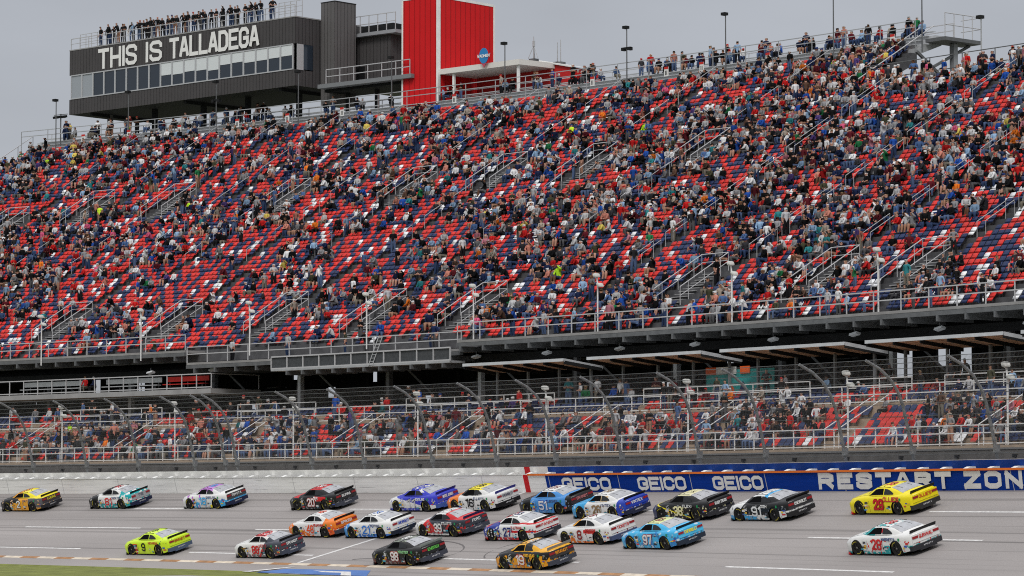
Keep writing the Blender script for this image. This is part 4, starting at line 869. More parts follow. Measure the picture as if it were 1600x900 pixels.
for p_ in POSES:
    m2, lb_ = body_mesh(p_, True); m2.name = 'person_body'
    for m in (MSH, MPA, MHA, MSK, MSHOE): m2.materials.append(m)
    bare = p_ in (4, 6)                           # short sleeves and shorts in these poses
    mi = {'shirt': 0, 'pants': 1, 'hair': 2, 'skin': 3, 'shoe': 4, 'leg': 3 if p_ == 2 else 1, 'fore': 3 if bare or p_ == 3 else 0}
    m2.polygons.foreach_set('material_index', [mi[l] for l in lb_]); m2.polygons.foreach_set('use_smooth', [True] * len(m2.polygons)); m2.update(); HI[p_] = m2
    m3, lb3 = body_mesh(p_, False); nv = len(m3.vertices); co = np.empty(nv * 3); m3.vertices.foreach_get('co', co)
    tri = np.empty(len(m3.polygons) * 3, dtype=np.int32); m3.polygons.foreach_get('vertices', tri)
    LO[p_] = (co.reshape(-1, 3), tri.reshape(-1, 3), np.array([mi[l] for l in lb3])); bpy.data.meshes.remove(m3)
camp = Vector((0, 0, ZC))
for d in PEOPLE: d['d'] = (d['p'] - camp).length; d['px'] = proj(d['p'] + Vector((0, 0, .9)))
vis = [d for d in PEOPLE if 4 < d['px'][0] < 1596 and d['px'][1] > 2]
vis.sort(key=lambda d: (not d['force'], d['d'])); IND = vis[:300]; ids = {id(d) for d in IND}; REST = [d for d in PEOPLE if id(d) not in ids and -250 < d['px'][0] < 2150]
WH = {'lower0': 'front row', 'lower1': 'second row', 'lower2': 'third row', 'lower3': 'fourth row', 'lower4': 'fifth row', 'box': 'trackside boxes', 'back': 'boxes under the canopies', 'upper': 'upper stand', 'deck': 'upper deck rail', 'top': 'top walkway', 'roof': 'press building roof', 'mezzanine': 'mezzanine'}
PW = {0: 'sitting', 1: 'sitting hunched', 2: 'sitting with raised arm', 3: 'standing', 4: 'standing with folded arms', 5: 'standing with raised arm', 6: 'sitting upright', 7: 'leaning forward'}
vp = [(ps, proj(P(ps, .9, 3.6))[0]) for ps in posts]; vp = sorted([x for x in vp if 0 <= x[1] <= 1640], key=lambda x: x[1])
def post_of(px):
    k = min(range(len(vp)), key=lambda i: abs(vp[i][1] - px)); return ORD[k]
from collections import defaultdict
def unique_labels(items, base):                   # items: (object, base label); repeats are counted off from the left
    gsd = defaultdict(list)
    for o, lab, px in items: gsd[lab].append((px, o))
    for lab, ls_ in gsd.items():
        ls_.sort(key=lambda t: t[0])
        for i, (px, o) in enumerate(ls_): o['label'] = lab if len(ls_) == 1 else lab + ', ' + ORD[i % 30] + ' from left'
its = []
for i, d in enumerate(IND):
    o = bpy.data.objects.new('person', HI[d['pose']]); COL.objects.link(o); o.location = d['p']; o.rotation_euler = (0, 0, yaw(d['s']) + d['yaw'] * (.6 if d['where'] != 'roof' else .5)); o.scale = (d['sc'],) * 3
    o.color = (*d['shirt'][1], 1); tag(o, None, 'person', 'spectators and crew on the stands')
    if d['where'] == 'roof': lab = 'person in %s %s on press building roof' % (d['shirt'][0], PW[d['pose']])
    else: lab = 'person in %s %s, %s, by %s fence post' % (d['shirt'][0], PW[d['pose']].split(' with')[0].split(' hunched')[0].split(' upright')[0], WH[d['where']], post_of(d['px'][0]))
    its.append((o, lab, d['px'][0]))
unique_labels(its, '')
def mass(name, groups, material, label, cat):
    """groups: (verts, tris, face class, Nx4 placement s-yaw, positions, scale, colours per class) -> one mesh"""
    AV, AT, AC = [], [], []; base = 0
    for (tv, tt, tc_, pos, yw, sc, cols) in groups:
        n = len(pos)
        if not n: continue
        c, s_ = np.cos(yw), np.sin(yw); x = tv[None, :, 0] * sc[:, None]; y = tv[None, :, 1] * sc[:, None]; z = tv[None, :, 2] * sc[:, None]
        W_ = np.stack([c[:, None] * x - s_[:, None] * y, s_[:, None] * x + c[:, None] * y, z], -1) + pos[:, None, :]
        AV.append(W_.reshape(-1, 3)); AT.append((tt[None] + (np.arange(n) * len(tv))[:, None, None] + base).reshape(-1, 3)); AC.append(cols[:, tc_, :].reshape(-1, 3)); base += n * len(tv)
    V = np.concatenate(AV).astype(np.float32); T = np.concatenate(AT).astype(np.int32); C_ = np.concatenate(AC).astype(np.float32)
    org = V.mean(0); V = V - org
    me = bpy.data.meshes.new(name); me.vertices.add(len(V)); me.vertices.foreach_set('co', V.ravel()); me.loops.add(T.size); me.loops.foreach_set('vertex_index', T.ravel())
    me.polygons.add(len(T)); me.polygons.foreach_set('loop_start', np.arange(0, T.size, 3, dtype=np.int32)); me.update(calc_edges=True)
    at = me.attributes.new('tint', 'FLOAT_COLOR', 'FACE'); at.data.foreach_set('color', np.concatenate([C_, np.ones((len(C_), 1), np.float32)], 1).ravel())
    me.materials.append(material); o = bpy.data.objects.new(name, me); o.location = org; COL.objects.link(o)
    return tag(o, label, cat, None, 'stuff')
def tint_mat(name, rough, spec):
    m = bpy.data.materials.new(name); m.use_nodes = True; t = m.node_tree; b = t.nodes['Principled BSDF']; b.inputs['Roughness'].default_value = rough; b.inputs['Specular IOR Level'].default_value = spec
    a = t.nodes.new('ShaderNodeAttribute'); a.attribute_name = 'tint'; t.links.new(a.outputs['Color'], b.inputs['Base Color']); return m
gr = []
for p_ in POSES:
    L2 = [d for d in REST if d['pose'] == p_]
    if not L2: continue
    tv, tt, tcl = LO[p_]
    cols = np.array([[np.clip(np.array(d['shirt'][1]) * random.uniform(.5, 1.2), 0, .9), d['pant'], d['hair'], d['skin'], (.05, .05, .05)] for d in L2])
    gr.append((tv, tt, tcl, np.array([tuple(d['p']) for d in L2]), np.array([yaw(d['s']) + d['yaw'] for d in L2]), np.array([d['sc'] for d in L2]), cols))
mass('crowd', gr, tint_mat('crowd_cloth', .9, .08), 'dense far crowd of spectators filling the steep upper grandstand', 'crowd')

# ------------------------------------------------------------------ seats
def seat_bm():
    b = MB()
    def slab(pts, t):                             # side profile [(y,z)...] swept across x, rounded at the top
        w0 = [.20, .215, .215, .165]
        for i in range(len(pts) - 1):
            (y0, z0), (y1, z1) = pts[i], pts[i + 1]; a, c = w0[min(i, 3)], w0[min(i + 1, 3)]; k = len(b.v)
            b.v += [Vector(q) for q in ((-a, y0, z0), (a, y0, z0), (c, y1, z1), (-c, y1, z1), (-a, y0 + t, z0), (a, y0 + t, z0), (c, y1 + t, z1), (-c, y1 + t, z1))]
            for f in ((0, 1, 2, 3), (5, 4, 7, 6), (1, 5, 6, 2), (4, 0, 3, 7)) + (((3, 2, 6, 7),) if i == len(pts) - 2 else ()) + (((4, 5, 1, 0),) if i == 0 else ()): b.f.append([k + j for j in f]); b.m.append(0)
    slab([(.0, .40), (.05, .50), (.14, .61), (.185, .68)], .03)         # backrest leaning back
    slab([(-.20, .20), (-.13, .30), (-.06, .385)], .03)                 # folded-up pan, leaning over
    b.box(-.03, .03, .03, .06, 0, .42, 1)
    return b
sbm = seat_bm(); SMAT = {'red': RED, 'navy': NAVY, 'white': WHITE}; SM = {}
for k, m in SMAT.items():
    SM[k] = sbm.mesh('seat_mesh', [m, DSTEEL])
for d in (0,):
    m2 = SM['red'].copy(); bm = bmesh.new(); bm.from_mesh(m2); bmesh.ops.triangulate(bm, faces=bm.faces); bm.to_mesh(m2); bm.free()
    co = np.empty(len(m2.vertices) * 3); m2.vertices.foreach_get('co', co); tri = np.empty(len(m2.polygons) * 3, dtype=np.int32); m2.polygons.foreach_get('vertices', tri)
    ST = (co.reshape(-1, 3), tri.reshape(-1, 3), np.array([f.material_index for f in m2.polygons]))
lowS = [x for x in SEATS if x[4] != 'upper']; lowS = [x + (P(x[0], x[1], x[2]),) for x in lowS]
lowS.sort(key=lambda x: (x[6] - camp).length); n_ind = 0; its = []; restS = [x + (P(x[0], x[1], x[2]),) for x in SEATS if x[4] == 'upper']
for x in lowS:
    px = proj(x[6] + Vector((0, 0, .5)))
    if n_ind < 300 and 3 < px[0] < 1597:
        o = bpy.data.objects.new('stadium_seat', SM[x[3]]); COL.objects.link(o); o.location = x[6]; o.rotation_euler = (0, 0, yaw(x[0])); tag(o, None, 'seat', 'folding seats of the trackside stand')
        rw = ORD[x[5]] + ' row' if x[4] == 'lower' else ('boxes above the rows' if x[4] == 'box' else 'boxes under the canopy')
        its.append((o, '%s folding seat, %s, by %s fence post' % (x[3], rw, post_of(px[0])), px[0])); n_ind += 1
    else: restS.append(x)
unique_labels(its, '')
SC = {'red': (.60, .032, .026), 'navy': (.020, .034, .098), 'white': (.76, .77, .79)}
fade = np.array([random.uniform(.82, 1.15) for _ in restS])
cols = np.array([[np.clip(np.array(SC[x[3]]) * f, 0, .85), (.12, .12, .12)] for x, f in zip(restS, fade)])
mass('stadium_seating', [(*ST, np.array([tuple(x[6]) for x in restS]), np.array([yaw(x[0]) for x in restS]), np.ones(len(restS)), cols)], tint_mat('seat_plastic', .5, .16), 'red, navy and white folding seats covering the steep upper grandstand', 'seating')

# ------------------------------------------------------------------ stock cars (x forward, y left, z up)
def lerp(t, xs, ys):
    return float(np.interp(t, xs, ys))
XF, XR, WR = 1.36, -1.32, .36                    # axle positions, tyre radius
def ztop(x): return lerp(x, [-2.42, -2.3, -1.75, -1.2, .3, .85, 1.3, 1.9, 2.25, 2.4, 2.48], [.985, 1.0, 1.0, .97, .95, .93, .885, .80, .72, .64, .56])
def hw(x): return lerp(x, [-2.42, -2.2, -1.7, -1.1, -.4, .6, 1.3, 1.75, 2.15, 2.38, 2.48], [.86, .90, .955, .955, .935, .935, .96, .95, .88, .78, .68])
def zbot(x):
    z = lerp(x, [-2.42, -2.1, -1.75, -.95, 1.0, 1.7, 2.48], [.27, .23, .16, .11, .10, .09, .09])
    for xa in (XF, XR):
        d = abs(x - xa)
        if d < .435: z = max(z, .30 + math.sqrt(max(0, .435 ** 2 - d * d)) * 1.0)
    return z
def yside(x, z):                                   # half width of the side at a height
    w = hw(x); zt = ztop(x)
    return lerp(z, [.08, .2, .42, .60, zt - .16, zt - .06, zt], [w - .015, w, w + .005, w - .012, w - .055, w - .12, w - .24])
def greenh(x):                                     # (roof height, half width at belt, half width at roof)
    zr = lerp(x, [-1.85, -1.55, -1.1, -.7, -.3, .0, .22, .45, .85], [1.0, 1.07, 1.19, 1.262, 1.285, 1.28, 1.255, 1.16, .935])
    yb = lerp(x, [-1.85, -1.4, -.8, .3, .85], [.68, .76, .80, .80, .74]); t = min(1, max(0, (zr - .95) / .32)); return zr, yb, yb - .205 * t
def make_meshes():
    M = {}
    xs = sorted(set([round(v, 3) for v in list(np.linspace(-2.42, 2.48, 40)) + [XF + .435 * math.cos(a) for a in np.linspace(0, math.pi, 13)] + [XR + .435 * math.cos(a) for a in np.linspace(0, math.pi, 13)]]))
    b = MB(); rows = []
    for x in xs:
        zb, zt = zbot(x), ztop(x); zs = [zb + (zt - .02 - zb) * t for t in (0, .12, .3, .5, .68, .82, .93)]
        half = [(yside(x, z), z) for z in zs] + [(hw(x) * .74, zt + .005), (hw(x) * .4, zt + .018), (0, zt + .022)]
        ring = half + [(-y, z) for y, z in half[-2::-1]]; rows.append([len(b.v) + i for i in range(len(ring))]); b.v += [Vector((x, y, z)) for y, z in ring]
    for r0, r1 in zip(rows, rows[1:]):
        for i in range(len(r0) - 1): b.f.append([r0[i], r0[i + 1], r1[i + 1], r1[i]]); b.m.append(0)
    b.f.append(rows[0][:]); b.m.append(0); b.f.append(rows[-1][::-1]); b.m.append(0)
    # greenhouse shell: roof and pillars
    gx = list(np.linspace(-1.85, .85, 28)); rows = []
    for x in gx:
        zr, yb, yr = greenh(x); zb = ztop(x) - .03; ring = [(yb, zb), (yb * .35 + yr * .65, zb + (zr - .02 - zb) * .62), (yr, max(zb, zr - .03)), (yr * .86, zr + .0), (yr * .4, zr + .018), (0, zr + .022)]
        ring = ring + [(-y, z) for y, z in ring[-2::-1]]; rows.append([len(b.v) + i for i in range(len(ring))]); b.v += [Vector((x, y, z)) for y, z in ring]
    for r0, r1 in zip(rows, rows[1:]):
        for i in range(len(r0) - 1): b.f.append([r0[i], r0[i + 1], r1[i + 1], r1[i]]); b.m.append(0)
    M['body'] = b
    def surf(x, t, off):                           # point on the side of the greenhouse; t 0 belt .. 1 roof
        zr, yb, yr = greenh(x); zb = ztop(x) - .03
        return Vector((x, (yb + (yr - yb) * (t * (.65 / .62) if t < .62 else .65 + (t - .62) * .35 / .38)) + off, zb + (max(zb, zr - .03) - zb) * t + off * .3))
    def side_poly(b, pts, sgn, mi=0, off=.012):
        v = [surf(x, t, off) for x, t in pts]; b.poly([Vector((p.x, p.y * sgn, p.z)) for p in v], mi)
    for sgn, nm in ((1, 'L'), (-1, 'R')):
        b = MB(); side_poly(b, [(.66, .16), (.52, .42), (.36, .68), (.2, .90), (-.05, .93), (-.34, .93), (-.34, .5), (-.36, .13), (.2, .13)], sgn); M['side_window' + nm] = b
        b = MB(); side_poly(b, [(-.41, .13), (-.40, .5), (-.40, .92), (-.62, .88), (-.82, .74), (-.98, .5), (-1.06, .3), (-1.02, .15), (-.7, .13)], sgn); M['quarter_window' + nm] = b
    def top_grid(x0, x1, k, f0, f1, off=.013):
        b = MB(); gxs = np.linspace(x0, x1, k)
        for i, x in enumerate(gxs):
            zr, yb, yr = greenh(x); f = f0 + (f1 - f0) * i / (k - 1)
            for u in (-1, -.6, -.2, .2, .6, 1):
                y = u * f * yr; zz = float(np.interp(abs(y), [0, yr * .4, yr * .86, yr], [zr + .022, zr + .018, zr, zr - .03])); b.v.append(Vector((x, y, zz + off)))
        for i in range(k - 1):
            for j in range(5): b.f.append([i * 6 + j, i * 6 + j + 1, (i + 1) * 6 + j + 1, (i + 1) * 6 + j]); b.m.append(0)
        return b
    M['rear_window'] = top_grid(-1.66, -.78, 8, .99, .84); M['windshield'] = top_grid(.24, .78, 6, .9, .98)
    b = MB(); x = -2.36                            # blade spoiler
    b.quadbox((-2.36, 0, 1.075), (.012, 0, 0), (0, .78, 0), (-.035, 0, .075)); M['spoiler'] = b
    b = MB()                                       # splitter and front skirt
    b.poly([(2.48, -.66, .045), (2.56, -.5, .045), (2.56, .5, .045), (2.48, .66, .045), (2.30, .9, .045), (1.9, .95, .045), (1.9, -.95, .045), (2.30, -.9, .045)])
    b.quadbox((2.50, 0, .12), (.03, 0, 0), (0, .62, 0), (0, 0, .06)); b.quadbox((2.2, .86, .08), (.2, -.1, 0), (0, .02, 0), (0, 0, .05)); M['splitter'] = b
    b = MB()                                       # dark floor and wheel wells, hung low to deepen the shadow beneath
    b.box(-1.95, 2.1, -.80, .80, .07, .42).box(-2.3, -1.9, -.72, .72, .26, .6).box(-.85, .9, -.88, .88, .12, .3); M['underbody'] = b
    b = MB()                                       # rear bumper cover
    pts = [(.885, -2.22), (.865, -2.44), (.6, -2.475), (0, -2.49), (-.6, -2.475), (-.865, -2.44), (-.885, -2.22)]
    for z0, z1, o in ((.23, .455, .006),):
        k = len(b.v)
        for y, x in pts: b.v += [Vector((x - o, y * 1.012, z0)), Vector((x - o, y * 1.012, z1)), Vector((x + .12, y * .99, z1 + .012))]
        for i in range(6):
            for j in (0, 1): b.f.append([k + i * 3 + j, k + i * 3 + 3 + j, k + i * 3 + 4 + j, k + i * 3 + 1 + j]); b.m.append(0)
    b.box(-2.50, -2.3, -.5, .5, .17, .23); M['bumper'] = b
    b = MB()                                       # tail panel
    b.poly([(-2.445, -.82, .56), (-2.445, .82, .56), (-2.45, .80, .93), (-2.45, -.80, .93)]); M['tail_panel'] = b
    for sgn, nm in ((1, 'L'), (-1, 'R')): b = MB(); b.quadbox((-2.465, sgn * .62, .80), (.008, 0, 0), (0, .17, 0), (0, 0, .055)); M['taillight' + nm] = b
    b = MB(); ring = [(-.14, .30), (-.14, .335), (-.10, WR), (.10, WR), (.14, .335), (.14, .30), (.13, .20), (-.13, .20)]; k = 22
    for i in range(k):
        a = 2 * math.pi * i / k
        for y, r in ring: b.v.append(Vector((r * math.cos(a), y, r * math.sin(a))))
    for i in range(k):
        for j in range(8): b.f.append([i * 8 + j, i * 8 + (j + 1) % 8, ((i + 1) % k) * 8 + (j + 1) % 8, ((i + 1) % k) * 8 + j]); b.m.append(0)
    for sgn in (1, -1):                            # yellow tyre lettering, two arcs
        for a0 in (-.6, 2.55):
            for q in range(6):
                a, c = a0 + q * .2, a0 + q * .2 + .14
                b.poly([(r * math.cos(t), sgn * .144, r * math.sin(t)) for r, t in ((.262, a), (.262, c), (.295, c), (.295, a))], 1)
    M['tyre'] = b
    b = MB()
    for sgn in (1, -1):
        b.poly([(.2 * math.cos(t), sgn * .10, .2 * math.sin(t)) for t in np.linspace(0, 2 * math.pi, 18, endpoint=False)])
        for i in range(5):
            a = 2 * math.pi * i / 5; b.quadbox((.11 * math.cos(a), sgn * .112, .11 * math.sin(a)), (.08 * math.cos(a), 0, .08 * math.sin(a)), (-.022 * math.sin(a), 0, .022 * math.cos(a)), (0, .01, 0))
        b.poly([(.045 * math.cos(t), sgn * .128, .045 * math.sin(t)) for t in np.linspace(0, 2 * math.pi, 10, endpoint=False)], 1)
    M['rim'] = b
    b = MB()                                       # roof flaps, rails, antenna
    b.box(-.72, .12, .52, .535, 1.262, 1.29).box(-.72, .12, -.535, -.52, 1.262, 1.29).box(-.6, -.57, .1, .13, 1.29, 1.36).box(-.2, -.17, .35, .45, 1.285, 1.31); M['roof_rail'] = b
    return M
def bodyx(x): return XF + (x - XF) * .80 if x > XF else (XR + (x - XR) * .90 if x < XR else x)
CM = make_meshes()
for k_, m_b in CM.items():
    if k_ not in ('tyre', 'rim'):
        for v_ in m_b.v: v_.x = bodyx(v_.x)
RUB = mat('tyre_rubber', (.012, .012, .012), .75); YEL = mat('tyre_yellow', (.6, .5, .05), .6); RIMM = mat('rim_black', (.02, .02, .022), .4, .4); HUB = mat('hub_metal', (.3, .3, .3), .4, .8)
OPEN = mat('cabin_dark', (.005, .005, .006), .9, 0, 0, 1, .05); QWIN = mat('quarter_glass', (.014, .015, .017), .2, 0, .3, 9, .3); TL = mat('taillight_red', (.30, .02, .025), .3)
def rear_glass():  # mottled grey base colour stands in for sky reflected in the glass
    m = mat('rear_polycarbonate', (.34, .35, .37), .16, 0, 0, 1, .6); t = m.node_tree; b = t.nodes['Principled BSDF']
    tcn = t.nodes.new('ShaderNodeTexCoord'); n1 = t.nodes.new('ShaderNodeTexNoise'); n1.inputs['Scale'].default_value = 4; n1.inputs['Detail'].default_value = 2
    cr = t.nodes.new('ShaderNodeValToRGB'); cr.color_ramp.elements[0].position = .35; cr.color_ramp.elements[0].color = (.32, .325, .34, 1); cr.color_ramp.elements[1].position = .62; cr.color_ramp.elements[1].color = (.42, .43, .46, 1)
    t.links.new(tcn.outputs['Object'], n1.inputs[0]); t.links.new(n1.outputs[0], cr.inputs[0]); t.links.new(cr.outputs[0], b.inputs['Base Color']); return m
RGL = rear_glass(); WSG = mat('windshield_glass', (.03, .035, .04), .1)
SHARED = {}
def shared(key, mats, smooth=False):
    if key not in SHARED: SHARED[key] = CM[key].mesh('car_' + key.rstrip('LR'), mats, None, smooth)
    return SHARED[key]
def paint(name, base, zones, wob=.05):
    """car wrap: base colour and zones (colour, [(ax, ay, az, c), ...]) where every a.P > c; edges torn slightly by noise"""
    m = bpy.data.materials.new(name); m.use_nodes = True; t = m.node_tree; b = t.nodes['Principled BSDF']; n = t.nodes.new; l = t.links.new
    b.inputs['Roughness'].default_value = .3; b.inputs['Specular IOR Level'].default_value = .3; b.inputs['Coat Weight'].default_value = .12; b.inputs['Coat Roughness'].default_value = .08
    tcn = n('ShaderNodeTexCoord'); nz_ = n('ShaderNodeTexNoise'); nz_.inputs['Scale'].default_value = 3.2; nz_.inputs['Detail'].default_value = 2; l(tcn.outputs['Object'], nz_.inputs[0])
    sb_ = n('ShaderNodeVectorMath'); sb_.operation = 'SUBTRACT'; sb_.inputs[1].default_value = (.5, .5, .5); l(nz_.outputs['Color'], sb_.inputs[0])
    sc_ = n('ShaderNodeVectorMath'); sc_.operation = 'SCALE'; sc_.inputs[3].default_value = wob * 4; l(sb_.outputs[0], sc_.inputs[0])
    ad = n('ShaderNodeVectorMath'); ad.operation = 'ADD'; l(tcn.outputs['Object'], ad.inputs[0]); l(sc_.outputs[0], ad.inputs[1])
    cur = None
    for col, hs in zones:
        mk = None
        for h in hs:
            if h[0] == 'noise':                    # patches
                q = n('ShaderNodeTexNoise'); q.inputs['Scale'].default_value = h[1]; q.inputs['Detail'].default_value = 1.5; l(tcn.outputs['Object'], q.inputs[0]); src = q.outputs[0]; c = h[2]
            else:
                d = n('ShaderNodeVectorMath'); d.operation = 'DOT_PRODUCT'; d.inputs[1].default_value = h[:3]; l(ad.outputs[0], d.inputs[0]); src = d.outputs['Value']; c = h[3]
            g = n('ShaderNodeMath'); g.operation = 'GREATER_THAN'; g.inputs[1].default_value = c; l(src, g.inputs[0]); o = g.outputs[0]
            if mk is None: mk = o
            else:
                q = n('ShaderNodeMath'); q.operation = 'MULTIPLY'; l(mk, q.inputs[0]); l(o, q.inputs[1]); mk = q.outputs[0]
        mxx = n('ShaderNodeMix'); mxx.data_type = 'RGBA'; l(mk, mxx.inputs[0])
        if cur is None: mxx.inputs[6].default_value = (*base, 1)
        else: l(cur, mxx.inputs[6])
        mxx.inputs[7].default_value = (*col, 1); cur = mxx.outputs[2]
    if cur is None: b.inputs['Base Color'].default_value = (*base, 1)
    else: l(cur, b.inputs['Base Color'])
    return m
X = lambda c: (1, 0, 0, c)
XL = lambda c: (-1, 0, 0, -c)                      # x < c
ZA = lambda c: (0, 0, 1, c)
ZB = lambda c: (0, 0, -1, -c)                      # z < c
def D(ax, az, c): return (ax, 0, az, c)
wht, blk, org, yel, gld = (.74, .74, .73), (.010, .010, .011), (.80, .20, .02), (.85, .72, .02), (.80, .36, .02)
red, nvy, blu, lbl, tea, slt = (.58, .015, .02), (.012, .016, .05), (.02, .055, .42), (.05, .38, .72), (.01, .36, .38), (.05, .055, .075)
def camo(c, sc=2.2, th=.52): return [('noise', sc, th)]
